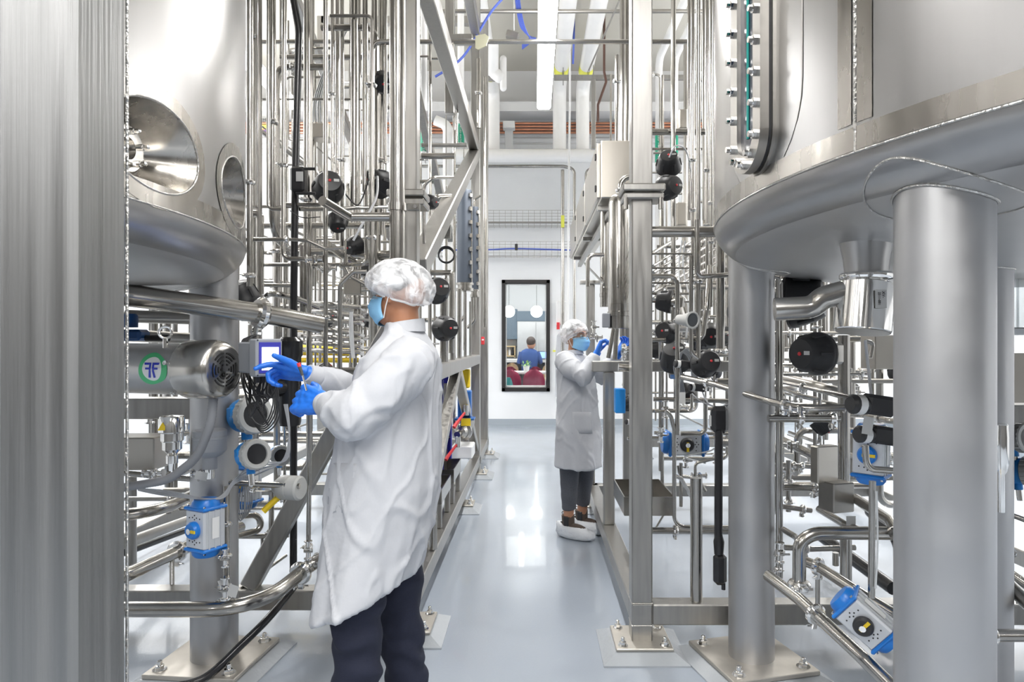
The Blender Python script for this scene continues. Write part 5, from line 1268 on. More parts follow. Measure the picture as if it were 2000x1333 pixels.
# drip trays
for (px0, px1, Y0, Y1, z, lab) in ((840, 895, 4.6, 5.1, .42, 'open steel drip tray on the left skid rail, nearer one'), (830, 890, 5.3, 5.8, .42, 'open steel drip tray on the left skid rail, farther one')):
    x1 = LX+.02; x0 = -1.25; t = thing('drip_tray', lab, 'tray', ((x0+x1)/2, Y0, .23)); zt = .50
    b = MB(); b.box(((x0+x1)/2, Y0, zt-.05), (x1-x0,.006,.10)); b.box(((x0+x1)/2, Y1, zt-.05), (x1-x0,.006,.10)); b.box((x0,(Y0+Y1)/2,zt-.05), (.006,Y1-Y0,.10)); b.box((x1,(Y0+Y1)/2,zt-.05), (.006,Y1-Y0,.10)); b.box(((x0+x1)/2,(Y0+Y1)/2,zt-.1), (x1-x0,Y1-Y0,.006)); b.build('tray', M['pipe'], t)
    for yy in (Y0+.03, Y1-.03): MB().bar((x1-.02, yy, .23), (x1-.02, yy, .4), .04, .04, (0,1,0)).build('tray_leg', M['frame'], t)
t = thing('drip_tray', 'shallow steel drip pan straddling the near right column at knee height', 'tray', P(1250,990,3.7)); z1 = Z_(965,3.8); a = P(1216,965,3.8); c = P(1312,965,3.8)
b = MB()
b.box(((a.x+c.x)/2, 3.72, z1-.05), (c.x-a.x,.006,.10)); b.box(((a.x+c.x)/2, 4.2, z1-.05), (c.x-a.x,.006,.10)); b.box((a.x,3.96,z1-.05), (.006,.48,.10)); b.box((c.x,3.96,z1-.05), (.006,.48,.10)); b.box(((a.x+c.x)/2,3.96,z1-.1), (c.x-a.x,.48,.006)); b.build('tray', M['pipe'], t)
MB().tube([((a.x+c.x)/2, 3.96, z1-.1), ((a.x+c.x)/2, 3.96, .18)], .02, 10).build('drain_stem', M['pipe'], t)
# right: hanging black plug, cable, boxes
t = thing('cable_plug', 'thick black hanging cable ending in a chunky black plug above the floor', 'cable', P(1405,1140,3.25))
MB().tube(path3([(1404,805,3.3),(1403,1070,3.25)]), M_(16,3.3)/2, 14).build('sleeve', M['black_gloss'], t)
MB().box(P(1405,820,3.3), (.085,.06,.13), None, .02).build('upper_block', M['black_gloss'], t)
MB().box(P(1406,1112,3.25), (.062,.05,.15), None, .018).build('plug_body', M['black_gloss'], t); MB().lathe([(.022,0),(.026,.06),(.018,.09)], P(1404,1083,3.25), (0,0,1), 14).build('collar', M['black_gloss'], t); MB().lathe([(.01,0),(.01,.03)], P(1413,1140,3.25), (0,0,-1), 8).build('pull_tab', M['black_gloss'], t)
MB().box(P(1387,822,3.25), (.004,.03,.05)).build('label', M['tagm'], t)
def plainbox(px0, py0, px1, py1, Y, dep, m, lab, name='junction_box', cat='box', rot=0, bev=.005):
    a = P(px0, py1, Y); c = P(px1, py0, Y)
    return tag(MB().box(((a.x+c.x)/2, Y+dep/2, (a.z+c.z)/2), (c.x-a.x, dep, c.z-a.z), Matrix.Rotation(rot,3,'Z'), bev).build(name, M[m]), lab, cat)
plainbox(1589,872,1640,945,3.0,.05,'warm_box','flat grey steel cover plate box between the right legs', rot=.35)
plainbox(1618,945,1668,1003,2.95,.10,'pipe_dull','square manifold block with bolted round cover between the right legs', 'manifold_block', 'valve block', .3)
plainbox(1706,655,1745,722,3.9,.15,'warm_box','small grey control box with a white label behind the foremost leg', rot=.1)
plainbox(1940,690,2060,792,3.6,.3,'warm_box','large grey cabinet at the far right edge beyond the leg', 'control_cabinet', 'cabinet')
plainbox(1940,792,2060,830,2.9,.12,'frame','steel beam at the far right edge under the grey cabinet', 'support_beam', 'beam')
plainbox(1930,640,2060,655,3.0,.2,'white','white shelf ledge at the far right edge under the hanging bags','shelf','shelf')
plainbox(1228,960,1228.5,960.5,3.9,.01,'frame','x') if False else None
t = thing('chrome_bottle', 'shiny stainless sampling bottle at the far right edge', 'bottle', P(1955,920,2.35))
MB().lathe([(.012,-.16),(.012,-.03),(.018,-.02),(.022,0),(.024,.01),(.024,.1),(.022,.13),(.022,.14),(.018,.145),(0,.146)], P(1955,910,2.35), (0,0,1), 24).build('bottle_body', M['chrome'], t)
for k in range(3):
    px = 1955+k*22
    tag(MB().rings([[P(px+9*math.cos(2*PI*i/14)*(1+.15*math.sin(3*i)), yy, 2.9)+V((0,.03*math.sin(2*PI*i/14),0)) for i in range(14)] for yy in (640,600,560,525)]).build('plastic_bag', M['bag']), ('leftmost','middle','rightmost')[k]+' crinkled clear plastic sleeve hanging at the far right edge', 'bag', 'clear sleeves at the right edge')
# drain valve under the right tank
a = P(1692,508,2.10)
t = thing('tank_outlet_valve', 'large polished cylindrical outlet valve hanging under the right tank with a paper tag', 'valve', a-V((0,0,.2)))
MB().lathe([(.078,.06),(.066,.0),(.062,-.045)], a, (0,0,1), 36).build('outlet_cone', M['tank'], t)
MB().lathe([(.062,-.062),(.074,-.06),(.078,-.054),(.078,-.046),(.072,-.04),(.06,-.038)], a, (0,0,1), 36).build('clamp_ring', M['chrome'], t)
dd = V((-.13,-.1,-1)).normalized(); a2 = a+V((0,0,-.066))
MB().lathe([(.066,0),(.082,.012),(.082,.155),(.079,.158),(0,.158)], a2, dd, 40).build('valve_cylinder', M['chrome'], t)
Mx = frame_from(dd)
MB().lathe([(.076,.1585),(.076,.1595),(0,.16)], a2, dd, 32).build('bottom_cover', M['pipe_dull'], t)
e1 = a2+dd*.05; MB().tube(fillet([e1+V((-.05,.0,.02)), e1+V((-.12,.02,-.0)), e1+V((-.15,.03,-.03)), e1+V((-.26,.05,-.035))], .06), .036, 20).build('side_elbow', M['pipe'], t)
q = a2+dd*.06+V((.005,-.088,0)); MB().box(q, (.035,.002,.055), Matrix.Rotation(.1,3,'Z')).build('tag', M['tagm'], t)
text('XV-', .012, q+V((.006,-.003,.012)), (0,0,-1), (1,0,0), M['ink'], t); text('2311-001', .010, q+V((-.006,-.003,.0)), (0,0,-1), (1,0,0), M['ink'], t)
# black camera-like switch boxes on right pipes
for (px, py, Y, s_, lab) in ((1715,792,2.35,.10,'black limit switch housing with a pale band beside the foremost right leg'),(1722,850,2.4,.09,'lower black switch housing beside the foremost right leg'),(1340,712,3.6,.06,'small black switch with a white band on the sloping bright pipe'),(1352,908,99,0,''),(1367,758,3.55,.055,'small black switch with a red tip under the sloping bright pipe'),(1238,825,4.2,.05,'small dark switch with a pale band left of the near right column')):
    if not s_: continue
    t = thing('limit_switch', lab, 'switch', P(px,py,Y)); a = P(px,py,Y)
    MB().box(a, (s_,s_*.7,s_*.7), Matrix.Rotation(.15,3,'Y'), s_*.12).build('housing', M['black'], t)
    MB().lathe([(s_*.32,0),(s_*.34,s_*.1),(s_*.34,s_*.6),(s_*.25,s_*.7)], a+V((-s_*.4,0,0)), (-1,-.3,.1), 16).build('end_cap', M['black'], t)
    MB().lathe([(s_*.35,s_*.22),(s_*.35,s_*.5)], a+V((-s_*.4,0,0)), (-1,-.3,.1), 16).build('pale_band', M['white'], t)
plainbox(1202,760,1222,808,4.3,.09,'blue_head','bright blue box behind the short column on the right', 'junction_box')
plainbox(1177,612,1192,640,4.45,.05,'grey_plastic','small grey sensor box left of the tall polished vessel', 'sensor_box', 'sensor')
plainbox(1322,395,1341,440,4.6,.10,'warm_box','steel valve block box with ports in the right rack', 'valve_block', 'valve block')
plainbox(1327,213,1343,250,5.2,.10,'warm_box','small steel port box high in the right rack', 'valve_block', 'valve block')
plainbox(607,240,642,268,4.9,.16,'warm_box','steel junction box hung high among the left pipes')
plainbox(670,545,705,575,3.9,.1,'warm_box','small steel valve block with white tubes left of the hair net', 'valve_block', 'valve block')
for k in range(6):
    cable([(703,552+(k%3)*9,3.95),(716,550+(k%3)*9,3.9),(735,556+(k%3)*8,4.0)], 3, 'short white air tube at the small valve block', 'white_tube', group='white air tubes at the valve block', name='air_tube', cat='tube')
for k in range(4):
    cable([(612+k*5,238,4.9),(615+k*4,190,4.9),(640+k*3,120,4.9),(665+k*4,60,5.0)], 3, 'white air tube curving up from the high junction box', 'white_tube', group='white air tubes at the high box', name='air_tube', cat='tube')
cable([(1307,308,4.2),(1320,285,4.2),(1340,295,4.3),(1349,340,4.4),(1348,400,4.4)], 3, 'white air tube arching over the upper right domed valve', 'white_tube', name='air_tube', cat='tube')
cable([(1332,470,4.2),(1326,520,4.2),(1330,570,4.1),(1345,600,4.0),(1340,660,3.9)], 3.5, 'white air tube hanging beside the bent pipe in the right rack', 'white_tube', name='air_tube', cat='tube')
cable([(1338,470,4.2),(1334,520,4.2),(1345,575,4.1),(1352,620,4.0)], 3, 'second white air tube hanging beside the bent pipe', 'white_tube', name='air_tube', cat='tube')
cable([(1352,770,3.6),(1370,785,3.5),(1400,795,3.4),(1425,790,3.3)], 3, 'pale cable running from the red tipped switch to the leg', 'cable_grey')
cable([(1370,760,3.6),(1385,790,3.5),(1425,800,3.3)], 3, 'second pale cable running to the second leg', 'cable_grey')
cable([(1378,905,4.0),(1340,893,4.1),(1390,880,4.0),(1408,860,3.8)], 3, 'pale looping tube under the horizontal actuator', 'white_tube', name='air_tube', cat='tube')
cable([(1690,665,2.9),(1696,720,2.9),(1703,790,2.8)], 6, 'white tube dropping from the cylindrical outlet valve', 'white_tube', name='air_tube', cat='tube')
cable([(1712,960,2.33),(1714,1060,2.33),(1710,1150,2.33)], 4, 'clear white tube strapped to the riser of the tilted actuator', 'white_tube', name='air_tube', cat='tube')
for k in range(5):
    cable([(1330+k*2,770,4.1),(1316+k*3,720-k*3,4.0),(1328+k*3,690-k*2,4.0),(1345+k*3,700,4.0),(1352+k*2,740,4.0)], 2.6, 'grey cable looped over the round valve in the right rack', 'cable_grey', group='looped grey cables in the right rack')
cable([(675,380,3.6),(700,400,3.8),(720,350,3.9),(728,300,4)], 3, 'dark cable beside the hooked pipe', 'rubber')
cable([(690,470,3.7),(712,430,3.7),(735,385,3.8),(737,345,3.9)], 5, 'white tube slanting across the pipes above the hair net', 'white_tube', name='air_tube', cat='tube')
cable([(567,412,3.4),(590,425,3.35),(625,424,3.3)], 2, 'thin dark wire sagging under the short horizontal tube', 'rubber')
for k in range(3):
    cable([(684+k*2,610,3.8),(683+k*3,650,3.8),(688+k*2,700,3.8)], 3, 'white tube hanging down left of the man\'s mask', 'white_tube', group='white tubes left of the mask', name='air_tube', cat='tube')
# paper tags on valves
for (px, py, Y, dx, dz, rot, lab) in ((393,930,2.85,.05,.035,.2,'paper tag on the instrument tube in front of the left leg'),(438,1145,2.9,.042,.055,-.3,'square paper tag on the lowest clamp of the upright stem'),(455,1155,2.85,.04,.05,.3,'tilted paper tag at the low horizontal pipe'),(1333,778,3.5,.03,.06,0,'long paper tag under the sloping bright pipe'),(1695,832,2.35,.035,.06,.15,'paper tag hanging under the black limit switch'),(1662,1018,2.9,.04,.04,.0,'white tag below the manifold block')):
    tag(MB().box(P(px,py,Y), (dx,.001,dz), Matrix.Rotation(rot,3,'Y')).build('paper_tag', M['tagm']), lab, 'tag')
# sample valves
for i, (px, py, Y, w_, d, up) in enumerate(((615,506,3.4,34,(1,0,0),(0,1,0)),(642,524,3.5,30,(1,.1,0),(0,1,0)),(440,1150,2.9,44,(0,0,1),(0,1,0)),(440,1090,2.95,36,(0,0,1),(0,1,0)),(300,925,3.0,40,(1,0,0),(0,1,0)),(393,925,3.0,36,(1,0,0),(0,1,0)),(602,1075,3.25,36,(0,0,1),(0,1,0)),(1300,800,3.9,34,(0,0,1),(0,1,0)),(1290,850,4.0,30,(0,0,1),(0,1,0)),(1523,1080,3.0,40,(0,0,1),(0,1,0)),(1540,870,3.4,36,(1,0,0),(0,1,0)),(1560,800,2.75,34,(1,0,0),(0,1,0)),(1632,800,2.75,34,(1,0,0),(0,1,0)),(1470,796,99,0,0,0),(1365,930,4.2,30,(1,0,0),(0,1,0)),(1340,900,4.2,28,(0,0,1),(0,1,0)),(1960,1080,2.6,40,(1,0,0),(0,1,0)),(1975,1160,2.6,40,(1,0,0),(0,1,0)),(1160,640,5.8,26,(0,0,1),(0,1,0)),(1165,660,5.6,24,(1,0,0),(0,1,0)),(1140,655,6.0,24,(0,0,1),(0,1,0)))):
    if not w_: continue
    lab = ['small steel valve at the end of the jogged slim pipe','small steel valve right of the jogged slim pipe','lowest steel valve on the upright stem by the left leg','second lowest steel valve on the upright stem','steel valve on the instrument tube nearest the foreground post','steel valve on the instrument tube in front of the left leg','steel valve at the foot of the slim pipe by the coat hem','small steel valve right of the near right column','small steel valve low beside the near right column','steel valve stack at the foot of the slim pair','steel valve under the horizontal pipe left of the flat box','first ring clamp valve on the bright sloping pipe','second ring clamp valve on the bright sloping pipe','','steel valve low in the right rack by the black cable','steel valve under the horizontal blue actuator','upper small valve at the far right edge','lower small valve at the far right edge','small valve behind the woman near the vessel','small valve just above the woman\'s mask side','small valve on the wall side behind the woman'][i]
    NEED.place(P(px,py,Y), d, M_(w_,Y), up, lab)
# --- dense background pipework in both racks ---
def clear(p, side):
    c = (-2.87,1.99) if side < 0 else (2.59,2.19)
    if p.z > 1.55 and math.hypot(p.x-c[0], p.y-c[1]) < 2.1: return False
    for (x, y, *_r) in legs:
        if math.hypot(p.x-x, p.y-y) < .17 and p.z < 1.9: return False
    return True
rn = random.Random(11)
def fill(side, n, box, lab, grp, long_v=.45):
    (x0,x1),(y0,y1),(z0,z1) = box; made = 0; tries = 0
    while made < n and tries < n*8:
        tries += 1
        r = rn.choice((.007,.009,.012,.012,.016,.016,.02,.026)); p = V((rn.uniform(x0,x1), rn.uniform(y0,y1), rn.triangular(z0,z1,z0+(z1-z0)*.38))); pts = [p]
        if rn.random() < long_v:
            pts = [V((p.x,p.y,rn.uniform(z0,1.6))), V((p.x,p.y,rn.uniform(2.4,5.0)))]
            if rn.random() < .5: pts.append(pts[-1]+V((rn.choice((-1,1))*rn.uniform(.1,.4),0,0)))
            if rn.random() < .5: pts.insert(0, pts[0]+V((0,rn.choice((-1,1))*rn.uniform(.1,.6),0)) if rn.random() < .5 else pts[0]+V((rn.choice((-1,1))*rn.uniform(.1,.6),0,0)))
        else:
            last = None
            for k in range(rn.choice((1,2,3,3,4))):
                ax_ = rn.choice([a_ for a_ in 'xxyz' if a_ != last]); last = ax_; L_ = rn.uniform(.15,1.1)*rn.choice((-1,1))
                if ax_ == 'y': L_ *= 1.6
                pts.append(pts[-1]+V((L_ if ax_ == 'x' else 0, L_ if ax_ == 'y' else 0, L_ if ax_ == 'z' else 0)))
        ok = all(x0 <= q.x <= x1 and y0 <= q.y <= y1 and .24 <= q.z <= 5.2 for q in pts)
        if ok:
            for a_, b_ in zip(pts, pts[1:]):
                for k in range(7):
                    if not clear(a_.lerp(b_, k/6), side): ok = False
        if not ok: continue
        cl = [(i, rn.uniform(.2,.8)) for i in range(len(pts)-1) if rn.random() < .22 and r < .022]
        pipe([(q.x,q.y,q.z,0) for q in pts], 0, lab, m=rn.choice(('pipe','pipe','pipe_dull')), r=r, group=grp, clamps=cl, seg=10, name='process_tube', cat='tube')
        made += 1
fill(-1, 125, ((-2.6,-.80),(3.85,8.4),(.35,3.3)), 'slim steel tube threading the crowded depth of the left rack', 'crowded pipework of the left rack')
fill(1, 135, ((.72,2.9),(3.75,8.4),(.35,3.3)), 'slim steel tube threading the crowded depth of the right rack', 'crowded pipework of the right rack')
for k in range(26):
    s_ = rn.choice((-1,1)); x = rn.uniform(-2.3,-.9) if s_ < 0 else rn.uniform(.85,2.6); p = V((x, rn.uniform(4.6,7.8), rn.triangular(.5,2.8,1.3)))
    if clear(p, s_):
        DOME.place(p, (rn.uniform(-1,1), rn.uniform(-1,.1), rn.uniform(-.4,.9)), rn.uniform(.13,.19), None, 'black domed valve buried among the tubes of the '+('left' if s_ < 0 else 'right')+' rack', 'buried domed valves, '+('left' if s_ < 0 else 'right'))
for k in range(60):
    s_ = rn.choice((-1,1)); x = rn.uniform(-2.3,-.85) if s_ < 0 else rn.uniform(.8,2.7); p = V((x, rn.uniform(3.9,7.0), rn.triangular(.4,2.6,1.1)))
    if clear(p, s_):
        NEED.place(p, rn.choice(((1,0,0),(0,0,1),(0,0,1),(0,1,.2))), rn.uniform(.09,.15), None, 'small steel hand valve buried in the '+('left' if s_ < 0 else 'right')+' rack', 'small buried hand valves, '+('left' if s_ < 0 else 'right'))
# ---------------- people ----------------
from mathutils import noise as NZ
def remesh(mb, name, voxel, m, parent, disp=None, smooth=4, angle=180):
    o = mb.build('tmp', m, None, origin=(0,0,0))
    md = o.modifiers.new('r', 'REMESH'); md.mode = 'VOXEL'; md.voxel_size = voxel; md.use_smooth_shade = True
    ms = o.modifiers.new('s', 'SMOOTH'); ms.iterations = smooth; ms.factor = .6
    bpy.context.view_layer.update(); dg = bpy.context.evaluated_depsgraph_get()
    me = bpy.data.meshes.new_from_object(o.evaluated_get(dg)); bpy.data.objects.remove(o)
    if disp:
        ns = [v.normal.copy() for v in me.vertices]
        for v, n in zip(me.vertices, ns): v.co += n*disp(v.co, n)
    off = V(parent.location)
    for v in me.vertices: v.co -= off
    me.name = name; me.materials.clear(); me.materials.append(m)
    me.polygons.foreach_set('use_smooth', [True]*len(me.polygons)); me.update()
    ob = bpy.data.objects.new(name, me); COL.objects.link(ob); ob.parent = parent
    return ob
UP = V((0,0,1))
def oval_ring(c, f, a, b, n=28, tilt=0, wob=0, ph=0):
    l = UP.cross(f); out = []
    for k in range(n):
        t = 2*PI*k/n; w_ = 1+wob*math.sin(7*t+ph)+wob*.6*math.sin(11*t+2*ph); p = V(c)+f*(a*w_*math.cos(t))+l*(b*w_*math.sin(t)); p.z += tilt*(p.x-V(c).x); out.append(p)
    return out
def hand(mb, wrist, d, n, t, curls, thumb, s=1.0, spread=.12):
    """d wrist to fingers, n palm direction, t thumb side"""
    d = V(d).normalized(); n = (V(n)-d*V(n).dot(d)).normalized(); sd = n.cross(d); t = sd if sd.dot(V(t)) > 0 else -sd
    w_ = V(wrist); L = .092*s
    for k in range(4):
        u = (k-1.5)/1.5
        mb.tube([w_-t*u*.016*s, w_+d*L*.55-t*u*.028*s, w_+d*L*(1.0-.06*abs(u+.3))-t*u*.033*s], [.019*s,.0165*s,.0125*s], 10)
    mb.ell(w_+d*L*.5+n*.004, (.034*s,.04*s,.017*s), Matrix((t, d, n)).transposed(), 14, 8)
    lens = (.070,.078,.073,.058)
    for k in range(4):
        u = (k-1.5)/1.5; p = w_+d*L*(1.0-.06*abs(u+.3))-t*u*.034*s; dr = (d-t*u*spread).normalized(); c = curls[k]; ang = 0; pts = [p-dr*.02*s, p]
        ax = dr.cross(n).normalized()
        for j, fr in enumerate((.45,.31,.24)):
            ang += c*(.9,1.1,.8)[j]; q = Matrix.Rotation(ang, 3, ax) @ dr; p = p+q*lens[k]*s*fr; pts.append(p)
        mb.tube(pts, [.0105*s,.0105*s,.0095*s,.0088*s,.0068*s], 10); mb.ell(pts[-1], (.0072*s,)*3, None, 8, 6)
    b0 = w_+d*L*.22+t*.02*s; td, tc = thumb; q = (d*td[0]+t*td[1]+n*td[2]).normalized(); p1 = b0+q*.045*s; q2 = (q*(1-tc)+d*tc*.6+n*tc*.3).normalized(); p2 = p1+q2*.032*s; p3 = p2+q2*.024*s
    mb.tube([b0, p1, p2, p3], [.017*s,.013*s,.011*s,.008*s], 10); mb.ell(p3, (.0085*s,)*3, None, 8, 6)
def head(mb, c, f, s=1.0):
    l = UP.cross(f); R = Matrix((f, l, UP)).transposed()
    mb.ell(c+(f*-.012+UP*.028)*s, (.095*s,.076*s,.088*s), R, 24, 16)
    mb.ell(c+(f*.028+UP*-.015)*s, (.064*s,.064*s,.085*s), R, 20, 14)
    mb.ell(c+(f*.035+UP*-.07)*s, (.052*s,.048*s,.036*s), R, 16, 10)
    mb.ell(c+(f*.07+UP*.038)*s, (.024*s,.052*s,.014*s), R, 14, 8)
    mb.tube([c+(f*.088+UP*.028)*s, c+(f*.104+UP*-.002)*s, c+(f*.113+UP*-.016)*s], [.008*s,.011*s,.013*s], 10)
    mb.ell(c+(f*.086+UP*-.048)*s, (.012*s,.026*s,.010*s), R, 12, 8)
    for sg in (-1,1):
        mb.ell(c+(f*-.004+l*sg*.078+UP*.002)*s, (.018*s,.008*s,.030*s), R, 12, 8)
        mb.ell(c+(f*.055+l*sg*.042+UP*-.012)*s, (.028*s,.02*s,.024*s), R, 12, 8)
    mb.tube([c+(f*-.02+UP*-.05)*s, c+(f*-.03+UP*-.12)*s, c+(f*-.035+UP*-.17)*s], [.055*s,.053*s,.056*s], 18)
def head_gear(c, f, s, par, capc, caprad, captilt, skin_eyes=True):
    l = UP.cross(f); R = Matrix((f, l, UP)).transposed()
    if skin_eyes:
        for sg in (-1,1):
            MB().ell(c+(f*.082+l*sg*.032+UP*.018)*s, (.011*s,.014*s,.009*s), R, 14, 10).build('eye', M['white'], par)
            MB().ell(c+(f*.0905+l*sg*.032+UP*.018)*s, (.004*s,.006*s,.006*s), R, 10, 8).build('iris', M['hair'], par)
            MB().tube([c+(f*.093+l*sg*.014+UP*.043)*s, c+(f*.092+l*sg*.035+UP*.049)*s, c+(f*.080+l*sg*.055+UP*.042)*s], .004*s, 6).build('eyebrow', M['hair'], par)
    # mask
    b = MB(); rg = []
    for j in range(13):
        v = j/12; row = []; zz = .012-.115*v; bulge = .118*math.sin(PI*(.22+.62*v))**.5
        for k in range(17):
            u = -1+2*k/16; a = u*1.32; pl = .0028*math.sin(v*PI*7)*(1-u*u)
            row.append(c+(f*((bulge+.012-abs(v-.3)*.02)*math.cos(a)*1.0+pl-.002)+l*(.075*math.sin(a))+UP*(zz*(1-.35*abs(u)**1.6)-.008*abs(u)))*s)
        rg.append(row)
    vs = [p for r_ in rg for p in r_]; fs = [(j*17+k, j*17+k+1, (j+1)*17+k+1, (j+1)*17+k) for j in range(12) for k in range(16)]
    b.add(vs, fs); mk = b.build('face_mask', M['mask'], par, 60); md = mk.modifiers.new('t', 'SOLIDIFY'); md.thickness = .002; md.offset = 0
    for sg in (-1,1):
        k = 16 if sg > 0 else 0
        ear = c+(f*-.015+l*sg*.086+UP*.012)*s
        for row in (0, 12): MB().tube([rg[row][k], rg[row][k].lerp(ear, .5)+l*sg*.004*s, ear], .0022*s, 6).build('ear_loop', M['white'], par)
    # cap
    Rc = R @ Matrix.Rotation(captilt, 3, 'Y'); b = MB(); rg = []
    nv, nu = 26, 56
    for j in range(nv+1):
        v = j/nv; t = v*PI*.66
        row = []
        for k in range(nu):
            a = 2*PI*k/nu; d = V((math.sin(t)*math.cos(a), math.sin(t)*math.sin(a), math.cos(t)))
            pq = d*2.3+V((c.x*3, 1.7, .3)); w_ = 1+.07*NZ.noise(pq)+.035*NZ.noise(pq*3.1)+.018*math.sin(a*17+NZ.noise(d*3)*6)*min(1, v*1.3)
            if v > .9: w_ *= 1-(v-.9)*1.6
            row.append(capc+Rc @ V((d.x*caprad[0]*w_, d.y*caprad[1]*w_, d.z*caprad[2]*w_)))
        rg.append(row)
    b.rings(rg, False); b.build('hair_net', M['cap'], par, 180)
    b = MB().tube(rg[-1]+[rg[-1][0]], .0045*s, 6, False); b.build('hair_net_elastic', M['white'], par)
    b = MB().ell(c+(f*-.016+UP*.04)*s, (.084*s,.077*s,.084*s), R, 28, 18); b.build('hair', M['hair'], par)
    # goggles
    b = MB(); rg = []
    for j in range(6):
        v = j/5; row = []
        for k in range(21):
            u = -1+2*k/20; a = u*1.35; row.append(c+(f*(.112*math.cos(a)**.7 if math.cos(a) > 0 else 0)+l*(.083*math.sin(a))+UP*(.045-.05*v*(1-.25*math.exp(-(u/.12)**2))))*s)
        rg.append(row)
    b.add([p for r_ in rg for p in r_], [(j*21+k, j*21+k+1, (j+1)*21+k+1, (j+1)*21+k) for j in range(5) for k in range(20)])
    g = b.build('safety_glasses', M['goggle'], par, 60)
    for row in (0, 5): MB().tube(rg[row], .0018*s, 6).build('glasses_rim', M['goggle'], g).location = (0,0,0)
    for sg in (-1,1): MB().tube([rg[1][20 if sg > 0 else 0], c+(f*-.01+l*sg*.088+UP*.022)*s], .0028*s, 6).build('temple', M['goggle'], g)
def foldfn(z_hem, A=.010, arms=()):
    def fn(p, n):
        k = max(0, min(1, (1.25-p.z)/(1.25-z_hem)))
        v = A*(.35+.9*k)*NZ.noise(V((p.x*7+3, p.y*7, p.z*1.3)))*1.2
        r1 = 1-abs(NZ.noise(V((p.x*7+p.z*1.5+1, p.y*7-p.z*1.2, p.z*2.2+7))))*7
        r2 = 1-abs(NZ.noise(V((p.x*9-p.z*3+5, p.y*9+p.z*3.5, p.z*4+1))))*8
        v += .0085*max(0, r1)+.0055*max(0, r2)
        v += .0012*NZ.noise(p*30)
        for (e, rad, amp) in arms:
            dd = (p-e).length
            if dd < rad: v += amp*(1-dd/rad)*math.sin(55*((p-e).dot(V((.6,.2,.75))))+4*NZ.noise(p*9))
        return v
    return fn
# ---- the man at the controller ----
man = thing('person', 'person in a white lab coat and blue gloves touching the lit controller, seen from behind', 'person', (-.55, 2.5, 0))
f = V((-.955,.297,0)).normalized(); l = UP.cross(f)
hf = V((-.93,.37,0)).normalized()
hc = P(779, 583, 2.5)
sh_n, el_n, wr_n = P(800,712,2.33), P(692,815,2.24), P(632,789,2.36)
sh_f, el_f, wr_f = P(775,705,2.68), P(706,775,2.80), P(606,731,2.62)
b = MB(); head(b, hc, hf, .98)
tor = lambda px, py: P(px, py, 2.5)
b.tube([tor(735,1000), tor(752,900), tor(772,780), tor(782,700), tor(790,640)], [.11,.12,.12,.085,.055], 20)
b.tube([sh_n, el_n, wr_n], [.055,.045,.020], 14); b.tube([sh_f, el_f, wr_f], [.055,.045,.020], 14)
an = [(V((X_(690,2.36),2.40,.92)), V((X_(690,2.36),2.41,.50)), V((-.63,2.44,.09))), (V((X_(775,2.64),2.62,.92)), V((X_(778,2.64),2.64,.50)), V((-.50,2.70,.09)))]
for hp_, kn_, ak_ in an: b.tube([V((-.585,(hp_.y+5)/3,.90)), V(((hp_.x*2-.58)/3,(hp_.y*2+2.5)/3,.76)), kn_, ak_], [.07,.07,.055,.042], 14)
hd_n = V((-.085,.035,.015)); 
b.tube([wr_n, wr_n+V((-.04,.024,.006))], [.020,.018], 12); b.tube([wr_f, wr_f+V((-.04,-.008,.008))], [.020,.018], 12)
remesh(b, 'body', .008, M['skin'], man, None, 3)
# trousers
b = MB()
for i, (hp_, kn_, ak_) in enumerate(an):
    b.tube([V((-.59,(hp_.y+2.5)/2,.95)), V((hp_.x-.0,(hp_.y*2+2.5)/3,.80)), hp_.lerp(kn_, .6), kn_, kn_.lerp(ak_, .55), ak_], [.09,.095,.100,.090,.082,.080], 24)
b.ell((-.60,2.5,.92), (.11,.14,.12), None, 20, 12)
remesh(b, 'trousers', .011, M['denim'], man, lambda p, n: .012*NZ.noise(V((p.x*7, p.y*7, p.z*13)))+.006*math.sin(p.z*46+7*NZ.noise(p*6))*(1 if p.z < .75 else 0), 3)
for (hp_, kn_, ak_) in an:
    q = ak_+f*.06; R = Matrix((f, l, UP)).transposed()
    MB().ell(q+V((0,0,-.035)), (.145,.05,.05), R, 20, 10).box(q+V((0,0,-.078)), (.27,.09,.022), R, .01).build('shoe', M['rubber'], man)
# coat
def Rg(px, py, a, b_, tilt=0, wob=0, ph=0): return oval_ring(P(px, py, 2.5), f, a, b_, 36, tilt, wob, ph)
b = MB()
b.rings([Rg(724,1150,.172,.258,.42,.035,1), Rg(727,1110,.178,.250,.25,.03,1.1), Rg(738,1040,.186,.232,.08,.02,1.3), Rg(750,950,.190,.225,0,.01,1.5), Rg(760,850,.172,.212), Rg(771,770,.150,.208), Rg(780,715,.130,.195), Rg(787,685,.108,.165), Rg(790,662,.08,.115), Rg(789,645,.066,.078), Rg(788,632,.060,.066)])
b.tube([sh_n+V((.0,.06,.015)), sh_n, sh_n.lerp(el_n,.5), el_n, el_n.lerp(wr_n,.5), el_n.lerp(wr_n,.86)], [.085,.088,.086,.084,.07,.050], 22); b.ell(el_n+V((.0,0,-.012)), (.08,.07,.07), None, 18, 12)
b.tube([sh_f+V((.0,-.06,.015)), sh_f, sh_f.lerp(el_f,.5), el_f, el_f.lerp(wr_f,.5), el_f.lerp(wr_f,.86)], [.085,.085,.078,.07,.058,.044], 22)
coat = remesh(b, 'lab_coat', .0095, M['coat'], man, foldfn(.55, .012, ((el_n, .16, .007), (el_n.lerp(sh_n,.5), .14, .004), (el_f.lerp(wr_f,.4), .13, .005))), 3)
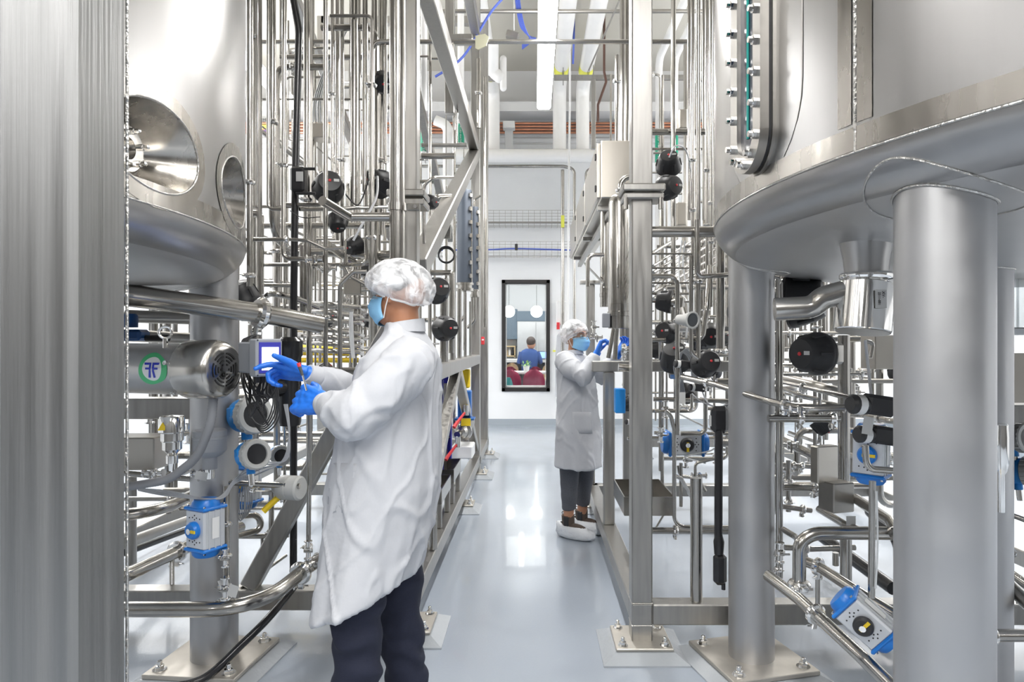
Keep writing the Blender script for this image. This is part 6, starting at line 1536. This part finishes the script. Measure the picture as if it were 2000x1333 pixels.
for e_, w2 in ((el_n, wr_n), (el_f, wr_f)):
    dd = (w2-e_).normalized(); q = e_.lerp(w2, .84)
    MB().tube([q, q+dd*.012, w2+dd*.012, w2+dd*.014], [.044,.047,.036,.030] if e_ is el_n else [.040,.042,.034,.028], 22).build('knit_cuff', M['coat'], man)
rg = [Rg(791,648,.074,.083), Rg(792,636,.070,.077,.12), Rg(793,628,.066,.071,.16), Rg(793,629,.058,.064,.16), Rg(792,640,.058,.064)]
MB().rings(rg, False).build('coat_collar', M['coat'], man, 60)
# pocket patch and chest badge detail
def onside(px, py, e=.0): return P(px, py, 2.5-.228+e)
b = MB(); vs = []
for j in range(7):
    for k in range(7): vs.append(P(650+ (k/6)*52, 905+(j/6)*95, 2.5-.19*math.cos((k/6-.9)*.9)))
b.add(vs, [(j*7+k, j*7+k+1, (j+1)*7+k+1, (j+1)*7+k) for j in range(6) for k in range(6)])
pk = b.build('patch_pocket', M['coat'], man, 60); sw = pk.modifiers.new('w','SHRINKWRAP'); sw.target = coat; sw.offset = .003; md = pk.modifiers.new('t','SOLIDIFY'); md.thickness = .003
# gloves
b = MB(); dn = V((-.60,.18,.06)); hand(b, wr_n+dn.normalized()*.012, (-.80,.42,.12), (.15,.75,-.45), (0,.2,1), (1.15,1.2,1.25,1.3), ((.75,.55,.35),.5), 1.26, .04)
b.tube([wr_n-dn.normalized()*.012, wr_n+dn.normalized()*.03], [.033,.03], 16)
remesh(b, 'near_glove', .0032, M['glove'], man, lambda p, n: .0009*NZ.noise(p*90)+.0008*math.sin(160*p.x+5*NZ.noise(p*20)), 2)
b = MB(); df = V((-.9,-.25,.10)).normalized(); hand(b, wr_f+df*.012, (-.92,-.20,.14), (-.15,-.55,-.75), (0,-.2,1), (.25,.95,1.05,1.1), ((.8,.75,-.1),.3), 1.18, .08)
b.tube([wr_f-df*.012, wr_f+df*.03], [.032,.029], 16)
remesh(b, 'far_glove', .0032, M['glove'], man, lambda p, n: .0009*NZ.noise(p*90), 2)
hp1 = P(592,752,2.345)
head_gear(hc, hf, .98, man, P(783,561,2.5), (.132,.112,.104), -.30, True)
t = thing('screwdriver', 'small tool with a red tipped handle held upright in the nearer glove', 'tool', hp1)
MB().tube([hp1+V((.012,0,-.02)), hp1+V((-.002,0,.035))], .0035, 8).build('shaft', M['chrome'], t); MB().tube([hp1+V((-.002,0,.032)), hp1+V((-.012,0,.062))], [.005,.0065], 10).build('grip', M['kitchen_dark'], t); MB().tube([hp1+V((-.012,0,.062)), hp1+V((-.016,0,.075))], [.0065,.007], 10).build('red_end', M['red'], t)
# ---- the woman ----
wo = thing('person', 'person in white coat, hair net and blue mask reaching up beside polished vessel', 'person', (.32, 5.1, 0))
f = V((.93,-.36,0)).normalized(); l = UP.cross(f); hf = V((.66,-.75,0)).normalized()
hc = P(1127, 661, 5.1)
shR, elR, wrR = P(1103,708,4.97), P(1139,738,4.83), P(1164,694,4.92)
shL, elL, wrL = P(1130,708,5.28), P(1172,735,5.36), P(1208,692,5.25)
b = MB(); head(b, hc, hf, .92)
tw = lambda px, py: P(px, py, 5.1)
b.tube([tw(1128,880), tw(1127,800), tw(1122,740), tw(1118,705), tw(1121,690)], [.13,.12,.125,.10,.05], 20)
b.tube([shR, elR, wrR], [.045,.038,.025], 14); b.tube([shL, elL, wrL], [.045,.038,.025], 14)
wl = [(V((.26,5.10,.85)), V((.27,5.16,.47)), V((.262,5.22,.10))), (V((.40,5.25,.85)), V((.395,5.30,.47)), V((.375,5.38,.10)))]
for a_, k_, n_ in wl: b.tube([a_, k_, n_], [.085,.055,.036], 14)
remesh(b, 'body', .008, M['skin_light'], wo, None, 3)
b = MB()
for i, (a_, k_, n_) in enumerate(wl): b.tube([a_, a_.lerp(k_,.6), k_, k_.lerp(n_,.5), k_.lerp(n_,.68)], [.10,.085,.072,.058,.055], 22)
b.ell((.33,5.18,.86), (.13,.14,.10), None, 18, 10)
remesh(b, 'trousers', .011, M['plaid'], wo, lambda p, n: .006*NZ.noise(V((p.x*9, p.y*9, p.z*14))), 3)
def Rw(px, py, a, b_, tilt=0, wob=0): return oval_ring(P(px, py, 5.1), f, a, b_, 36, tilt, wob, 2)
b = MB()
b.rings([Rw(1130,912,.172,.190,0,.03), Rw(1130,860,.168,.186,0,.02), Rw(1129,800,.150,.178), Rw(1127,755,.138,.172), Rw(1122,722,.122,.172), Rw(1119,706,.10,.15), Rw(1119,696,.075,.10), Rw(1120,690,.060,.070), Rw(1121,686,.056,.060)])
b.tube([shR+V((.02,.05,.01)), shR, shR.lerp(elR,.5), elR, elR.lerp(wrR,.5), elR.lerp(wrR,.92)], [.075,.078,.075,.070,.056,.040], 20)
b.tube([shL+V((-.02,-.05,.01)), shL, shL.lerp(elL,.5), elL, elL.lerp(wrL,.5), elL.lerp(wrL,.92)], [.075,.075,.070,.068,.06,.042], 20)
wcoat = remesh(b, 'lab_coat', .010, M['coat'], wo, foldfn(.55, .010, ((elR, .14, .006),)), 3)
MB().rings([Rw(1120,692,.078,.088), Rw(1121,687,.07,.078), Rw(1122,684,.064,.07), Rw(1122,688,.056,.062)], False).build('coat_collar', M['coat'], wo, 60)
b = MB(); vs = []
for j in range(5):
    for k in range(7): u = k/6; vs.append(P(1117+u*43, 805+(j/4)*42, 5.1-.184+.02*(u-.45)**2*4))
b.add(vs, [(j*7+k, j*7+k+1, (j+1)*7+k+1, (j+1)*7+k) for j in range(4) for k in range(6)]); pk = b.build('patch_pocket', M['coat'], wo, 60); sw = pk.modifiers.new('w','SHRINKWRAP'); sw.target = wcoat; sw.offset = .003; md = pk.modifiers.new('t','SOLIDIFY'); md.thickness = .003
b = MB(); dR = (wrR-elR).normalized(); hand(b, wrR+dR*.01, (.35,.2,.9), (.75,-.1,-.3), (-.4,.9,.2), (.85,.9,.95,1.0), ((.7,.6,.3),.6), 1.08)
b.tube([wrR-dR*.04, wrR+dR*.03], [.030,.027], 16); remesh(b, 'near_glove', .0035, M['glove'], wo, None, 2)
b = MB(); dL = V((.5,.1,.8)).normalized(); hand(b, wrL+dL*.01, dL, (-.6,-.6,.2), (-.5,-.6,.2), (.5,.6,.6,.6), ((.7,.6,.3),.4), .95)
b.tube([wrL-dL*.04, wrL+dL*.03], [.030,.027], 16); remesh(b, 'far_glove', .0035, M['glove'], wo, None, 2)
head_gear(hc, hf, .92, wo, hc-hf*.03+UP*.032, (.108,.104,.108), -.50, True)
fd = V((.80,-.58,0)).normalized(); fl = UP.cross(fd); R = Matrix((fd, fl, UP)).transposed()
for i, (a_, k_, n_) in enumerate(wl):
    bt = MB().tube([n_+V((0,0,-.06)), n_+V((0,0,.02)), n_+V((-.002,0,.07))], [.052,.048,.050], 18); bt.ell(n_+fd*.06+V((0,0,-.03)), (.11,.045,.042), R, 18, 10)
    o = bt.build('ankle_boot', M['boot'], wo)
    MB().box(n_+V((0,0,.03))+fl*-.0+fd*.01-fl*.045, (.045,.012,.07), R, .004).build('elastic_panel', M['black'], o)
    MB().torus(n_+V((0,0,.078))-fd*.045, fl, .012, .003, 12, 6).build('pull_loop', M['black'], o)
    b = MB(); rg = []; c_ = n_+fd*.065+V((0,0,-n_.z))
    nu = 44
    for j, (sc_, z) in enumerate(((.0,.004),(.8,.003),(1.0,.012),(1.08,.035),(1.04,.065),(.86,.088),(.70,.094),(.62,.090))):
        rr = []
        for k in range(nu):
            a = 2*PI*k/nu; w_ = 1+(.035*math.sin(a*19+j*.5)+.03*NZ.noise(V((a*3, j*.7, i*5+.3))))*(1 if j > 1 else 0)
            sh_ = -.035 if j > 4 else 0
            rr.append(c_+fd*(.158*sc_*w_*math.cos(a)+sh_)+fl*(.062*sc_*w_*math.sin(a))+V((0,0,z+(.020 if j > 4 else 0)*max(0,-math.cos(a)))))
        rg.append(rr)
    b.rings(rg, False); b.build('shoe_cover', M['cover'], wo, 80)
# coats hanging by the far wall and a dispenser
t = thing('hanging_coat', 'white lab coat hanging on the far wall behind the woman', 'coat', P(1095,640,11.85))
rg = []
for (py, hw, dp) in ((648,.04,.03),(656,.10,.04),(690,.125,.05),(775,.135,.05)):
    rg.append([P(1099,py,11.86)+V((hw*math.cos(2*PI*k/30)*(1+.06*math.sin(5*k)), dp*math.sin(2*PI*k/30)-.06, 0)) for k in range(30)])
MB().rings(rg).build('coat_body', M['coat'], t)
tag(MB().box(P(1098,612,11.9), (.22,.12,.42), None, .02).build('dispenser', M['white']), 'white wall dispenser right of the window', 'dispenser')
tag(MB().box(P(1090,637,11.8), (.05,.1,.12)).build('wall_valve', M['red']), 'little red handled valve on the far wall beside the dispenser', 'valve')
tag(MB().box(P(1083,686,11.97), (.06,.01,.03)).build('wall_sticker', M['yellow_label']), 'tiny yellow sticker low on the far wall', 'sticker')
